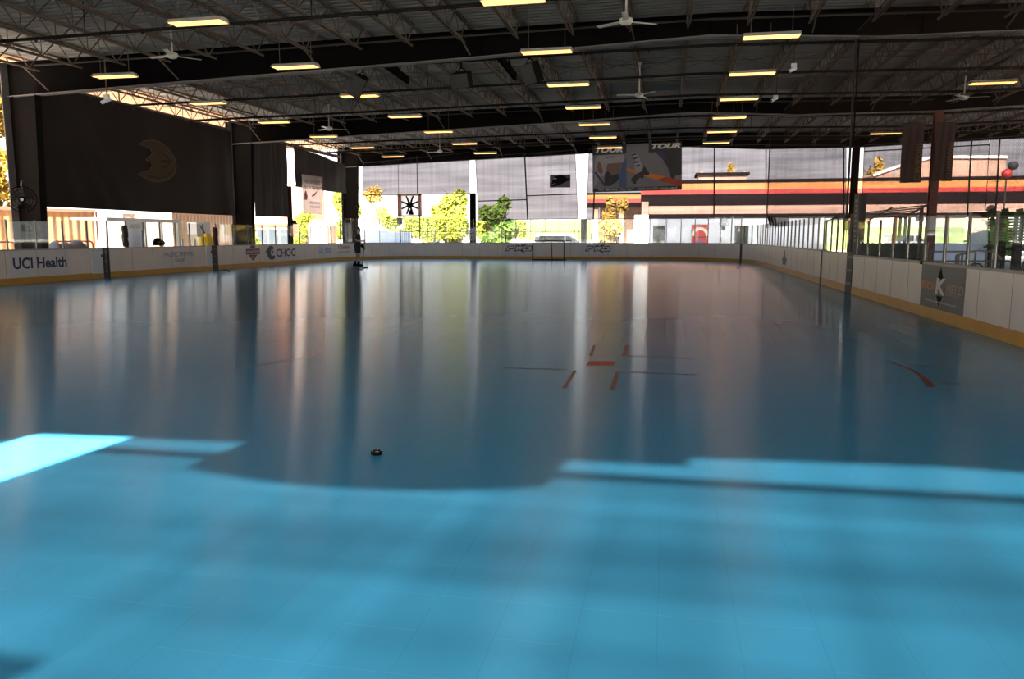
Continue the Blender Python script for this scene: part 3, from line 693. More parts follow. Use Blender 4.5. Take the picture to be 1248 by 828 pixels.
mb = MB(); stroke_poly(mb, outer+inner, .012, o+Vector((.004,0,0)), u, v, True)
mb.build('emblem_outline', M['emblemline'], emo)
mb = MB(); stroke_poly(mb, [(.62,.72),(.74,.66),(.84,.54),(.74,.42),(.62,.36)], .025, o+Vector((.006,0,0)), u, v); stroke_poly(mb, [(.60,.53),(.82,.54)], .035, o+Vector((.006,0,0)), u, v)
stroke_poly(mb, [(.22,.12),(.5,.10),(.70,.16),(.84,.28)], .02, o+Vector((.006,0,0)), u, v); mb.build('emblem_detail', M['tarp'], emo)
# hanging white banner with red edges
cs = [px(367.5, 212.5, X=-20.7), px(392.3, 216, X=-20.7), px(368.5, 259.5, X=-20.7), px(391.5, 260.5, X=-20.7)]
t = hung('hanging_banner', 'white banner with red edges and dark lettering hung before the left tarps', 'banner', cs)
cloth('sheet', cs, M['bannercream'], t, 16, 16, .03, (1,0,0))
mb = MB(); A, B, C, D = [Vector(q)+Vector((.04,0,0)) for q in cs]
for p, q in ((A,B),(B,D),(C,D)): mb.bar(p, q, .05, .02)
mb.build('red_edge', M['inkred'], t)
def bl(body, x0, x1, y0, y1, mat, nm='lettering'):
    o_ = C+(D-C)*x0+(A-C)*y0+Vector((.06,0,0)); put_text(MB(), body, o_, (D-C)*(x1-x0), (A-C)*(y1-y0), bold=.02, shear=.1).build(nm, M[mat], t)
bl('INDOOR HOCKEY', .08, .9, .78, .88, 'inkblack'); bl('PAY BY THE NIGHT', .04, .96, .63, .72, 'inkblack'); bl('BEGINNERS', .3, .86, .25, .31, 'grey'); bl('WELCOME', .3, .86, .14, .20, 'grey')
oo = C+Vector((.06,0,0))
MB().flat([(.4,.46),(.62,.56),(.75,.62),(.6,.48),(.45,.44)], oo, D-C, A-C).build('red_swoosh', M['inkred'], t)
MB().flat([(.04,.34),(.16,.34),(.2,.44),(.12,.6),(.04,.5)], oo, D-C, A-C).build('player_print', M['bannerred'], t)
mb = MB(); mb.bar(A+Vector((0,0,0)), A+Vector((0,.1,2.2)), .015); mb.bar(B, B+Vector((0,0,2.3)), .015); mb.build('cord', M['strap'], t)

YS = 51.05
def end_screen(label, top, bot, seams_v=(), seams_h=(), y=YS, mat='screen'):
    """top/bot: (x pixel, y pixel) left and right, measured in the end wall's plane"""
    cs = [px(*top[0], Y=y), px(*top[1], Y=y), px(*bot[0], Y=y), px(*bot[1], Y=y)]
    t = hung('hanging_screen', label, 'screen', cs, 'mesh sun screens in the end wall')
    cloth('fabric', cs, M[mat], t, 30, 14, .03)
    A, B, C, D = cs; f = Vector((0,-.05,0))
    for q in seams_v: MB().bar(A+(B-A)*q+f, C+(D-C)*q+f, .09, .02, up=(0,1,0)).build('seam_strap', M['strap'], t)
    for q, r0, r1 in seams_h: MB().bar((A+(C-A)*q)*(1-r0)+(B+(D-B)*q)*r0+f, (A+(C-A)*q)*(1-r1)+(B+(D-B)*q)*r1+f, .07, .02, up=(0,1,0)).build('seam_strap', M['strap'], t)
    mb = MB(); mb.bar(A+f, B+f, .05); mb.bar(C+f, D+f, .04); mb.build('hem_rope', M['strap'], t)
    mb = MB(); mb.bar(A+f, C+f, .03); mb.bar(B+f, D+f, .03); mb.build('side_rope', M['strap'], t)
    return t
end_screen('grey mesh screen above the hanging square fan', [(443,199),(571.5,186)], [(442,238.5),(572.5,236)])
end_screen('grey mesh screen with small dark animal plaque and seams', [(579.5,191),(701,183)], [(583.5,268.5),(704.5,266.5)], (.50,), ((.70,0,.5),(.64,.5,1)))
end_screen('grey mesh screen with the big skate banner in front', [(718,182),(933,176)], [(714.8,267.5),(933,264.5)], (.04,.72,))
end_screen('dark mesh screen right of the skate banner screen, up to the bright slits', [(934,177),(1031,177)], [(934,265),(1031,263)], (.97,))
end_screen('mesh screen behind the maroon column and dark pennants', [(1053,177),(1206,168)], [(1050,262),(1200,262)], (.86,), ((.09,0,1),))
end_screen('mesh screen folded double at the far right of the photograph', [(1206,168),(1330,160)], [(1200,262),(1330,262)], (.1,))
# end wall posts between the screens
for x, lab in ((576.5, 'grey post'), (711.5, 'grey post')):
    p = px(x, 280, Y=51.6); w = .19
    mb = MB(); mb.box(p.x-w, p.x+w, 51.58, 51.61, -.03, 4.35 if x < 600 else 2.62); mb.box(p.x-w, p.x-w+.02, 51.5, 51.7, -.03, 4.35 if x < 600 else 2.62); mb.box(p.x+w-.02, p.x+w, 51.5, 51.7, -.03, 4.35 if x < 600 else 2.62)
    struct(mb.build('column', M['colsteel']), 'dark grey steel post behind the end boards')
p = px(353.5, 270, X=-21.3)
struct(MB().box(-21.42, -21.38, p.y-.1, p.y+.1, -.03, 4.3).box(-21.22, -21.18, p.y-.1, p.y+.1, -.03, 4.3).box(-21.4, -21.2, p.y-.012, p.y+.012, -.03, 4.3).build('column', M['colsteel']), 'short dark post in the white gap between the charcoal tarps')
# animal plaque
a, b = px(670, 228.8, Y=50.98), px(695.3, 212.8, Y=50.98); o = Vector((a.x, 50.95, a.z)); u = Vector((b.x-a.x,0,0)); v = Vector((0,0,b.z-a.z))
t = thing('wall_plaque', 'small dark grey plaque with black animal head on the mesh screen', 'sign', o)
MB().prism([(0,0),(1,0),(1,1),(0,1)], o+Vector((0,.03,0)), u, v, .03).build('board', M['adgrey'], t)
MB().flat([(.08,.12),(.2,.08),(.4,.14),(.62,.30),(.8,.46),(.98,.55),(.99,.74),(.84,.70),(.72,.88),(.55,.97),(.36,.92),(.2,.78),(.14,.6),(.1,.4)], o-Vector((0,.004,0)), u, v).build('animal_head', M['black'], t)
MB().flat([(.17,.66),(.34,.68),(.34,.72),(.2,.72)], o-Vector((0,.008,0)), u, v).build('eye_mark', M['inkwhite'], t)
mb = MB(); mb.flat([(.06,.36),(.09,.36),(.09,.58),(.06,.56)], o-Vector((0,.008,0)), u, v); mb.flat([(.1,.18),(.24,.3),(.24,.38),(.2,.28),(.1,.24)], o-Vector((0,.008,0)), u, v); mb.build('teeth_mark', M['inkwhite'], t)
# skate banner
YB = 50.85
A, B, C, D = px(722,177.5,Y=YB), px(831,172.5,Y=YB), px(722.5,234.5,Y=YB), px(831,231.5,Y=YB)
t = hung('skate_banner', 'big printed banner with helmeted player and inline skates', 'banner', [A,B,C,D])
def bn(name, poly, mat, k=1, par=None):
    mb = MB(); f = Vector((0,-.012*k,0))
    mb.add([(C+(D-C)*x)*(1-y)+(A+(B-A)*x)*y+f for x, y in poly], [tuple(range(len(poly)))]); return mb.build(name, M[mat], par or t)
MB().add([A,B,D,C,A+Vector((0,.02,0)),B+Vector((0,.02,0)),D+Vector((0,.02,0)),C+Vector((0,.02,0))], [(0,1,2,3),(7,6,5,4),(0,4,5,1),(1,5,6,2),(2,6,7,3),(3,7,4,0)]).build('sheet', M['bannergrey'], t)
bn('bottom_band', [(0,0),(1,0),(1,.09),(0,.07)], 'bannerblack', 2); bn('title_band', [(0,.79),(.385,.80),(.385,1),(0,1)], 'bannerblack', 2); bn('title_band', [(.635,.80),(1,.80),(1,1),(.635,1)], 'bannerblack', 2)
bn('blue_print', [(.30,.09),(.385,.09),(.385,.7),(.34,.62),(.30,.35)], 'bannerblue')
bn('player_face', [(.13,.09),(.14,.34),(.17,.60),(.33,.60),(.315,.48),(.30,.42),(.30,.32),(.28,.22),(.2,.17)], 'bannerskin', 2)
bn('player_beard', [(.13,.14),(.14,.40),(.18,.44),(.22,.34),(.29,.38),(.30,.28),(.27,.20),(.18,.12)], 'bannerblack', 3)
bn('helmet_shell', [(.01,.09),(.03,.70),(.06,.78),(.36,.78),(.36,.62),(.18,.60),(.17,.46),(.13,.34),(.10,.34)], 'bannerwhite', 1.6)
bn('helmet_ear', [(.05,.58),(.07,.66),(.10,.60),(.12,.42),(.09,.38),(.06,.44)], 'bannerskin', 3); bn('helmet_slot', [(.15,.72),(.26,.73),(.26,.755),(.15,.745)], 'bannerblack', 3)
bn('jersey_line', [(.02,.42),(.04,.44),(.15,.14),(.13,.12)], 'bannerpurple', 3)
bn('rink_stripe', [(.385,.44),(.385,.50),(.62,.38),(1,.20),(1,.06),(.72,.22),(.60,.30)], 'bannerorange'); bn('rink_stripe', [(.72,.22),(.82,.28),(1,.20),(1,.07)], 'bannerred', 2)
bn('skate_leg', [(.435,.80),(.50,.82),(.535,.66),(.57,.50),(.60,.42),(.50,.36),(.47,.52),(.49,.66)], 'bannerwhite', 2)
for q in range(4): bn('sock_stripe', [(.44+.015*q,.78-.08*q),(.50+.012*q,.80-.08*q),(.502+.012*q,.77-.08*q),(.445+.015*q,.745-.08*q)], 'bannerpurple', 3)
bn('skate_boot', [(.48,.34),(.56,.42),(.58,.54),(.62,.42),(.64,.36),(.56,.32),(.50,.22),(.46,.20),(.44,.26)], 'bannerblack', 3.4)
for x, y in ((.455,.24),(.475,.19),(.56,.30),(.62,.36)): bn('skate_wheel', [(x+.022*cos(i*pi/4), y+.04*sin(i*pi/4)) for i in range(8)], 'bannerblack', 4)
bn('dark_skate', [(.72,.80),(.80,.62),(.85,.45),(.87,.28),(.91,.22),(.93,.30),(1,.32),(1,.80)], 'bannerblack', 2); bn('purple_sock', [(.71,.80),(.80,.80),(.83,.64),(.79,.64)], 'bannerpurple', 3)
def bt(body, x0, x1, y0, y1, mat, shear=0, bold=0, k=4):
    f = Vector((0,-.012*k,0)); o_ = C+(D-C)*x0+(A-C)*y0+f; put_text(MB(), body, o_, (D-C)*(x1-x0), (A-C)*(y1-y0), shear, bold).build('lettering', M[mat], t)
bt('TOUR', .03, .345, .835, .955, 'inkwhite', .3, .05); bt('TOUR', .665, .985, .875, .985, 'inkwhite', .3, .05)
bt('K E M O', .43, .60, .88, .96, 'inkgrey'); bt('TRY BEFORE YOU BUY - TEST SKATES AVAILABLE', .06, .95, .025, .065, 'inkwhite', 0, .0)
mb = MB()
for q in (0, .385, .635, 1): pA = A+(B-A)*q; mb.bar(pA, pA+Vector((0,0,.5)), .02)
mb.build('hanging_cord', M['strap'], t)
# dark pennants beside the maroon column
for x0, x1, y0, y1, lab in ((1098,1127,150,223,'dark pennant with dim gold lettering left of the maroon column'), (1139,1165,149,221,'dark pennant with dim gold lettering right of the maroon column')):
    Y = 36.9; a = px(x0-2, y1, Y=Y); b = px(x1, y0, Y=Y); w = b.x-a.x; h = b.z-a.z
    t = thing('pennant', lab, 'banner', (a.x+w/2, Y, a.z))
    cloth('cloth', [(a.x,Y,a.z+h),(a.x+w,Y,a.z+h),(a.x,Y,a.z),(a.x+w,Y,a.z)], M['darkcloth'], t, 12, 12, .03)
    put_text(MB(), 'CHAMPIONS', (a.x+w*.92, Y-.06, a.z+h*.04), (0,0,h*.62), (-w*.28,0,0)).build('lettering', M['dimgold'], t)
    MB().bar((a.x-.05, Y, a.z+h), (a.x+w+.05, Y, a.z+h), .04).build('hanging_rod', M['strap'], t)
# net along the right boards
for y0, y1, zt, lab in ((23.75, 42.0, 7.0, 'black net above the right boards beyond the gate post'), (-3.0, 23.65, 7.0, 'black net above the nearest right boards')):
    t = thing('safety_net', lab, 'net', (XR+.12, (y0+y1)/2, 1.9), 'black nets above the right boards')
    cloth('netting', [(XR+.12,y1,zt),(XR+.12,y0,zt),(XR+.12,y1,1.9),(XR+.12,y0,1.9)], M['net'], t, 20, 4, .004, (1,0,0))
    mb = MB(); mb.bar((XR+.12,y0,zt), (XR+.12,y1,zt), .02); mb.build('top_cable', M['strap'], t)
    mb = MB(); mb.bar((XR+.12,y1,1.9), (XR+.12,y1,zt), .05); mb.build('edge_rope', M['strap'], t)
t = thing('net_pole', 'thin dark pole carrying the net edge, above the tall black gate post', 'pole', (XR+.2, 23.7, 0))
MB().tube([(XR+.2,23.7,-.03),(XR+.2,23.7,7.1)], .022, 8).build('pole', M['blacksteel'], t)
MB().box(XR+.15,XR+.30,23.62,23.8,6.95,7.12).build('pulley_box', M['grey'], t)
# white cloth and folded sheet over the corner glass
cs = [px(936,265,Y=42), px(962,266,Y=42), px(937,275,Y=42), px(962,275.5,Y=42)]
t = hung('draped_cloth', 'white cloth with black stripes hung in the far right corner', 'cloth', cs); cloth('cloth', cs, M['white'], t, 10, 6, .04)
mb = MB()
for q in (0.02,.16,.30): mb.bar(cs[0]+(cs[1]-cs[0])*q+Vector((0,-.06,0)), cs[2]+(cs[3]-cs[2])*(q+.06)+Vector((0,-.06,0)), .09, .02, up=(0,1,0))
mb.build('black_stripe', M['black'], t)

# ---------------------------------------------------------------- near end wall (behind the camera; the sun comes through it)
YN = -4.08
def back_screen(label, x0, x1, z0, z1a, z1b, mat, y=YN):
    t = thing('hanging_screen', label, 'screen', ((x0+x1)/2, y, z0), 'mesh screens of the near end wall')
    cloth('fabric', [(x0,y,z1a),(x1,y,z1b),(x0,y,z0),(x1,y,z0)], M[mat], t, 20, 10, .02)
    mb = MB(); mb.bar((x0,y-.03,z1a), (x1,y-.03,z1b), .07 if mat == 'backscreen2' else .03); mb.build('top_rope', M['strap'], t)
for a, b, lab in ((-20.9,-5.42,'left of the bright slot'), (-4.66,11.0,'right of the bright slot'), (11.3,30,'in the neighbouring bay')):
    back_screen('dark mesh screen in the near end wall, '+lab, a, b, 1.1, lerp(BOT,a)+.2, lerp(BOT,b)+.2, 'backscreen')
for a, b, lab in ((-20.9,-5.45,'left of the bright slot'), (-4.63,11.0,'right of the bright slot'), (11.3,30,'in the neighbouring bay')):
    back_screen('second mesh curtain inside the near end wall, '+lab, a, b, 1.1, 6.20 if a > -5 else 6.12, 6.34, 'backscreen2', -3.95)
cs = [(-3.70,-3.85,6.6),(-1.33,-3.85,6.6),(-3.74,-3.85,5.92),(-1.36,-3.85,5.95)]
t = hung('hanging_banner', 'wide sagging banner high in the near end wall', 'banner', cs)
TL, TR_, BL, BR = map(Vector, cs)
MB().grid(lambda s, q: ((TL*(1-s)+TR_*s)*(1-q)+(BL*(1-s)+BR*s)*q)-Vector((0,0,.17*4*s*(1-s)*q)), 20, 6).build('sheet', M['bannerblack'], t)
MB().bar(TL, TR_, .04).build('rod', M['strap'], t)
t = thing('hanging_banner', 'small dark sheet added lower in the near end wall to cast a floor shadow', 'banner', (-4.3,-3.85,3.7)); cloth('sheet', [(-6.2,-3.85,4.33),(-2.62,-3.85,4.31),(-6.2,-3.85,3.7),(-2.75,-3.85,3.7)], M['bannerblack'], t, 12, 6, .02); MB().bar((-6.2,-3.85,4.33), (-2.62,-3.85,4.31), .04).build('rod', M['strap'], t)  # unseen sheet, added for the dark corner shadow it throws on the floor

# ---------------------------------------------------------------- ceiling lights
def make_light():
    t = thing('tube_light', '', 'ceiling light', (0,0,0))
    mb = MB(); mb.prism([(-.16,.0),(.16,.0),(.09,.10),(-.09,.10)], (.61,0,0), (0,1,0), (0,0,1), .0001)
    mb = MB(); mb.prism([(-.20,.0),(-.11,.09),(.11,.09),(.20,.0),(.185,0),(.105,.075),(-.105,.075),(-.185,0)], (-.62,0,0), (0,1,0), (0,0,1), 1.24)
    for x in (-.62, .61): mb.prism([(-.2,0),(.2,0),(.11,.09),(-.11,.09)], (x,0,0), (0,1,0), (0,0,1), .01)
    mb.build('reflector', M['offwhite'], t)
    for y in (-.12,-.04,.04,.12): MB().tube([(-.6,y,.03-abs(y)*.15),(.6,y,.03-abs(y)*.15)], .022, 8).build('tube', M['lamp'], t, True)
    for x in (-.45,.45): MB().bar((x,0,.09), (x,0,1.35), .012).build('hanging_cable', M['joist'], t)
    return t
rows = [(-15.42, [20.36+4.6*i for i in range(6)], 'in the row above the left boards'),
        (-9.85, [15.72+4.47*i for i in range(7)], 'in the second row from the left boards'),
        (-3.03, [15.5+4.28*i for i in range(7)], 'in the middle row of the rink'),
        (2.18, [19.28+4.16*i for i in range(6)], 'in the row just left of the net'),
        (9.27, [26.2, 37.9], 'in the row beyond the net')]
lp = make_light(); firstl = True
for x, ys, w in rows:
    for i, y in enumerate(ys):
        o = lp if firstl else copy_tree(lp); firstl = False
        o.location = (x, y, 5.96); o['label'] = 'warm glowing tube light, %s from the camera %s' % (ORD[i], w); o['group'] = 'hanging tube lights under the roof'

# ---------------------------------------------------------------- ceiling fans, cameras, speakers
def make_fan():
    t = thing('ceiling_fan', '', 'fan', (0,0,0))
    MB().tube([(0,0,.05),(0,0,1.15)], .025, 8).build('down_rod', M['offwhite'], t)
    MB().lathe([(.03,.12),(.06,.10),(.15,.06),(.16,.0),(.12,-.06),(.05,-.08)], (0,0,0), n=16).build('motor', M['offwhite'], t, True)
    MB().lathe([(.03,-.12),(.08,-.06),(.05,0)], (0,0,1.15), n=12).build('canopy', M['offwhite'], t, True)
    for k in range(3):
        a = 2*pi*k/3+.5; d = Vector((cos(a), sin(a), 0)); e = Vector((-sin(a), cos(a), .12))
        MB().obox(d*.47+Vector((0,0,.0)), d*.33, e*.065, (0,0,.006)).bar(d*.1, d*.2, .03, .01).build('blade', M['offwhite'], t)
    return t
fn = make_fan(); ff = True
for x, y, z, lab in ((763,26,6.55,'white three-blade fan nearest the camera, near the roof ridge'), (779,116,6.5,'white three-blade fan in the middle roof bay near the ridge'), (210,68,6.6,'white fan on a long rod below the near roof bay, at upper left'),
                     (1175,119,6.4,'white three-blade fan seen through the right net'), (401,157,6.45,'white three-blade fan over the left side, before the second roof beam'), (536,185,6.35,'farthest white three-blade fan, before the end wall')):
    p = px(x, y, Z=z); o = fn if ff else copy_tree(fn); ff = False; o.location = p; o['label'] = lab; o['group'] = 'ceiling fans under the roof'; o.rotation_euler.z = x*.7
def make_cctv(label, x, y, Y, ln, rod, group='cctv cameras under the roof'):
    p = px(x, y, Y=Y); t = thing('mounted_camera', label, 'camera', p, group)
    MB().lathe([(.035,-.16),(.055,-.14),(.06,.12),(.05,.16)], p, (-.8,-.5,-.45), 12).build('housing', M['white'], t)
    MB().lathe([(.04,-.02),(.04,.0)], p+Vector((-.8,-.5,-.45)).normalized()*.165, (-.8,-.5,-.45), 10).build('lens', M['black'], t)
    MB().box(p.x-.05,p.x+.12,p.y-.05,p.y+.05,p.z+.06,p.z+.2).build('bracket', M['white'], t)
    MB().tube([p+Vector((.05,0,.2)), p+Vector((.05,0,rod))], .02, 6).build('rod', M['joist'], t)
make_cctv('white bullet camera on a rod just left of the net, lower of two', 944, 121, 34.0, .3, 1.15)
make_cctv('white camera on a rod just left of the net, upper of two', 966, 85, 28.5, .3, 1.35)
make_cctv('white camera on a rod below the leftmost tube light', 129, 123, 23.0, .3, 1.5)
def make_speaker(label, x, y, Y, w, h, d, rz, rx, hang):
    p = px(x, y, Y=Y); t = thing('hanging_loudspeaker', label, 'speaker', p, 'loudspeakers under the first roof beam')
    R = Matrix.Rotation(rz, 3, 'Z') @ Matrix.Rotation(rx, 3, 'Y') @ Matrix.Rotation(.35, 3, 'X')
    poly = [(-w/2,-d/2),(w/2,-d/2),(w*.38,d/2),(-w*.38,d/2)]
    MB().prism(poly, p+R@Vector((0,0,-h/2)), R@Vector((1,0,0)), R@Vector((0,1,0)), h).build('cabinet', M['black'], t)
    MB().obox(p+R@Vector((0,-d/2-.008,0)), R@Vector((w*.46,0,0)), R@Vector((0,.006,0)), R@Vector((0,0,h*.46))).build('grille', M['rubber'], t)
    mb = MB(); top = p+R@Vector((0,0,h/2)); mb.tube([top+R@Vector((-w*.4,0,-.05)), top+Vector((0,0,.14)), top+R@Vector((w*.4,0,-.05))], .02, 6); mb.tube([top+Vector((0,0,.1)), Vector((top.x, top.y, top.z+hang))], .03, 6)
    mb.build('yoke', M['blacksteel'], t)
make_speaker('tilted black loudspeaker in front of a tube light, leftmost of three', 437, 105, 24.1, .42, .66, .45, .3, .5, .35)
make_speaker('upright black loudspeaker, middle of the three under the roof beam', 563.5, 97, 24.3, .62, .44, .45, -.2, 0, .45)
make_speaker('black loudspeaker right below a tube light, rightmost of three', 649, 89, 24.3, .48, .62, .45, -.5, -.15, .3)
for (x, y, lab) in ((497, 102, 'black steel arm reaching from the roof beam right of the leftmost loudspeaker'), (628, 98, 'black steel arm reaching from the roof beam left of the rightmost loudspeaker')):
    p = px(x, y, Y=27.0); t = thing('steel_arm', lab, 'bracket', p, 'steel arms below the first roof beam')
    MB().bar((p.x, 23.5, p.z+.25), p+Vector((0,0,.12)), .10, .24).build('arm', M['blacksteel'], t)
    MB().bar((p.x, 26.3, p.z+.25), (p.x, 25.9, deckz(p.x)-.65), .05).build('hanger', M['blacksteel'], t)
# round wall fan on the nearest column
p = px(27, 243, X=-20.9); p = px(27, 243, Y=p.y-.1); t = thing('wall_fan', 'round black caged fan on a bent arm at the nearest dark column', 'fan', p)
f = Vector((.62,-.75,-.1)).normalized(); a_ = f.orthogonal().normalized(); b_ = f.cross(a_); R_ = .42
mb = MB()
for rr, off in ((R_,0),(R_*.97,.06),(R_*.72,.1),(R_*.48,.12),(R_*.24,.13)):
    mb.tube([p+f*off+(a_*cos(2*pi*i/28)+b_*sin(2*pi*i/28))*rr for i in range(28)], .008, 4, True)
for i in range(20):
    d = a_*cos(2*pi*i/20)+b_*sin(2*pi*i/20); mb.tube([p+d*R_, p+f*.1+d*R_*.72, p+f*.13+d*.08], .005, 4); mb.tube([p+d*R_, p-f*.08+d*R_*.6, p-f*.1+d*.08], .005, 4)
mb.build('cage', M['blacksteel'], t)
MB().lathe([(.09,-.22),(.11,-.2),(.11,-.02),(.05,.1)], p, f, 12).build('motor', M['black'], t)
MB().lathe([(.05,.12),(.05,.14)], p, f, 12).build('badge', M['offwhite'], t)
for k in range(3):
    d = a_*cos(2.1*k)+b_*sin(2.1*k); e = f.cross(d); MB().obox(p+d*.22+f*.02, d*.15, e*.09+f*.04, f*.004).build('blade', M['darkpost'], t)
q = p+Vector((.0,0,.55)); MB().tube([p-f*.15, p-f*.2+Vector((0,0,.45)), q-f*.35, q-f*.9], .025, 8).build('bent_arm', M['flange'], t)
# hanging square fan at the far end
a, b = px(484.8, 264.5, Y=49.9), px(512, 236.5, Y=49.9); w = b.x-a.x; h = b.z-a.z; Yf = 49.9
t = thing('square_fan', 'hanging square white fan with black eight-arm rotor before the end screen', 'fan', (a.x+w/2, Yf, a.z))
mb = MB()
for x0, x1, z0, z1 in ((a.x,a.x+.17,a.z,b.z),(b.x-.12,b.x,a.z,b.z),(a.x,b.x,a.z,a.z+.09),(a.x,b.x,b.z-.09,b.z)): mb.box(x0,x1,Yf-.02,Yf+.32,z0,z1)
mb.build('frame', M['brick'], t)
MB().box(a.x+.1,b.x-.1,Yf+.24,Yf+.28,a.z+.05,b.z-.05).build('backing', mesh_cloth('white_diffuser', rgb(240,240,244), .25, (1,1,1,1), .75, .05), t)
c = Vector((a.x+w*.52, Yf+.12, a.z+h*.52)); MB().lathe([(.17,-.1),(.2,-.05),(.2,.06),(.12,.1)], c, (0,-1,0), 16).build('hub', M['black'], t)
for k, ang in enumerate((68, 112, 22, 158, -22, 202, -72, -112)):
    d = Vector((cos(radians(ang)), 0, sin(radians(ang)))); e = Vector((-d.z, 0, d.x)); r = .62*h/1.45
    MB().prism([(.12,-.06),(r,-.045),(r,.045),(.12,.06)], c+Vector((0,.02,0)), d, e, .04).build('rotor_arm', M['black'], t)
MB().prism([(-.16,-.62*h/1.45),(.16,-.62*h/1.45),(.07,-.3),(-.07,-.3)], c+Vector((0.05,.03,0)), (1,0,0), (0,0,1), .05).build('motor_mount', M['black'], t)
for x in (a.x+.05, a.x+w*.86): MB().tube([(x, Yf+.1, b.z), (x, Yf+.1, 6.7)], .03 if x > a.x+.3 else .015, 6).build('hanging_rod', M['strap'], t)
mb = MB(); 
for x in (a.x+.1, b.x-.1): mb.box(x-.03,x+.03,Yf+.1,Yf+.16,1.2,a.z)
mb.build('stand_leg', M['flange'], t)
MB().box(a.x-.05,a.x+.25,Yf,Yf+.2,a.z-.45,a.z-.05).build('control_box', M['grey'], t)
# light fixture-like black bar under the end beam and a dark ball on the far column
p = px(436.5, 251.5, Y=50.9); t = thing('column_lamp', 'small dark round lamp on the far left column', 'lamp', p)
MB().ball(p, .13, .13, .13).build('shade', M['black'], t, True); MB().tube([p, p+Vector((-.35,.1,.05))], .03, 6).build('arm', M['black'], t)

# ---------------------------------------------------------------- goal, pucks
def make_goal(c, w, h, d, mat, label, group=None, rz=0, net=False):
    t = thing('hockey_goal', label, 'goal', c, group); c = Vector(c); R = Matrix.Rotation(rz, 3, 'Z')
    L = lambda x, y, z: c+R@Vector((x, y, z))
    r = .035; k = .14
    path = [L(-w/2,0,0), L(-w/2,0,h-k)]+[L(-w/2+k-k*cos(a), 0, h-k+k*sin(a)) for a in (pi/6, pi/3, pi/2)]+[L(w/2-k+k*sin(a), 0, h-k+k*cos(a)) for a in (0, pi/6, pi/3)]+[L(w/2,0,h-k), L(w/2,0,0)]
    MB().tube(path, r, 10).build('front_frame', M[mat], t, True)
    MB().tube([L(-w/2,0,.03), L(-w/2+.05,d*.8,.03), L(-w/4,d,.03), L(w/4,d,.03), L(w/2-.05,d*.8,.03), L(w/2,0,.03)], .03, 8).build('base_frame', M[mat], t, True)
    MB().tube([L(0.12,.0,h), L(0.12,d*.45,h-.02), L(.12,d,.05)], .03, 8).build('back_stanchion', M[mat], t, True)
    return t, L
g0, g1 = px(649.3, 317.4, Z=0), px(688.3, 317.5, Z=0)
t, L = make_goal(((g0.x+g1.x)/2, 48.75, 0), g1.x-g0.x, 1.2, .85, 'maroonmetal', 'dark-framed hockey goal standing before the white end boards')
MB().box(g0.x, g1.x+.12, 48.70, 48.80, 0, .07).build('base_bar', M['black'], t)
def make_puck(p, r, label, nubs=True):
    t = thing('puck', label, 'puck', p); p = Vector(p); h = r*.66
    MB().lathe([(r*.90,0),(r,.004),(r,h-.004),(r*.92,h),(r*.70,h),(r*.64,h-.005),(.001,h-.006)], p+Vector((0,0,.002)), n=28).build('disc', M['black'], t, True)
    for k in range(5):
        a = 2*pi*k/5+.4; q = p+Vector((cos(a)*r*.82, sin(a)*r*.82, h)); MB().lathe([(.004,-.002),(.004,.004),(.0025,.0055)], q, n=8).build('peg', M['inkwhite'], t)
    MB().lathe([(.010,-.002),(.010,.0)], p+Vector((0,0,h-.003)), n=10).build('centre_mark', M['inkwhite'], t)
make_puck(px(459, 554.5, Z=0), .039, 'black roller hockey puck with pale pegs, lying on the blue floor near the camera')
make_puck(px(899, 327.3, Z=0), .05, 'tiny dark puck lying on the floor before the far right corner')
# dark strap lying by the gate
pts = [px(271,329.5,Z=0.015), px(275,329,Z=.015), px(278,330,Z=.015), px(280,331.6,Z=.015)]
tag(MB().tube(pts, .014, 6).build('floor_strap', M['black']), 'short dark strap lying on the floor by the second left gate', 'strap')

# ---------------------------------------------------------------- the hockey player
pp = px(436.8, 327.2, Z=0)
t = thing('person', 'person on inline skates in black t-shirt and dark shorts, holding a hockey stick', 'person', (pp.x, pp.y, 0))
RZ = YAW+.12; t.rotation_euler.z = RZ
OFF[t.name] = Vector((0,0,0))          # the figure is modelled about its own feet, facing +x
def skinned(name, mat, nodes, edges, parent, sub=2):
    """nodes: name -> (x, y, z, rx, ry); one continuous skinned surface"""
    ks = list(nodes); me = bpy.data.meshes.new(name)
    me.from_pydata([nodes[k][:3] for k in ks], [(ks.index(a), ks.index(b)) for a, b in edges], []); me.materials.append(mat)
    ob = bpy.data.objects.new(name, me); COL.objects.link(ob); ob.parent = parent; OFF[ob.name] = Vector((0,0,0))
    md = ob.modifiers.new('skin', 'SKIN'); md.use_smooth_shade = True
    if not me.skin_vertices: me.skin_vertices.new() if hasattr(me.skin_vertices, 'new') else None
    lay = me.skin_vertices[0].data
    for i, k in enumerate(ks): lay[i].radius = nodes[k][3:5]; lay[i].use_root = (i == 0)
    s = ob.modifiers.new('sub', 'SUBSURF'); s.levels = sub; s.render_levels = sub
    return ob
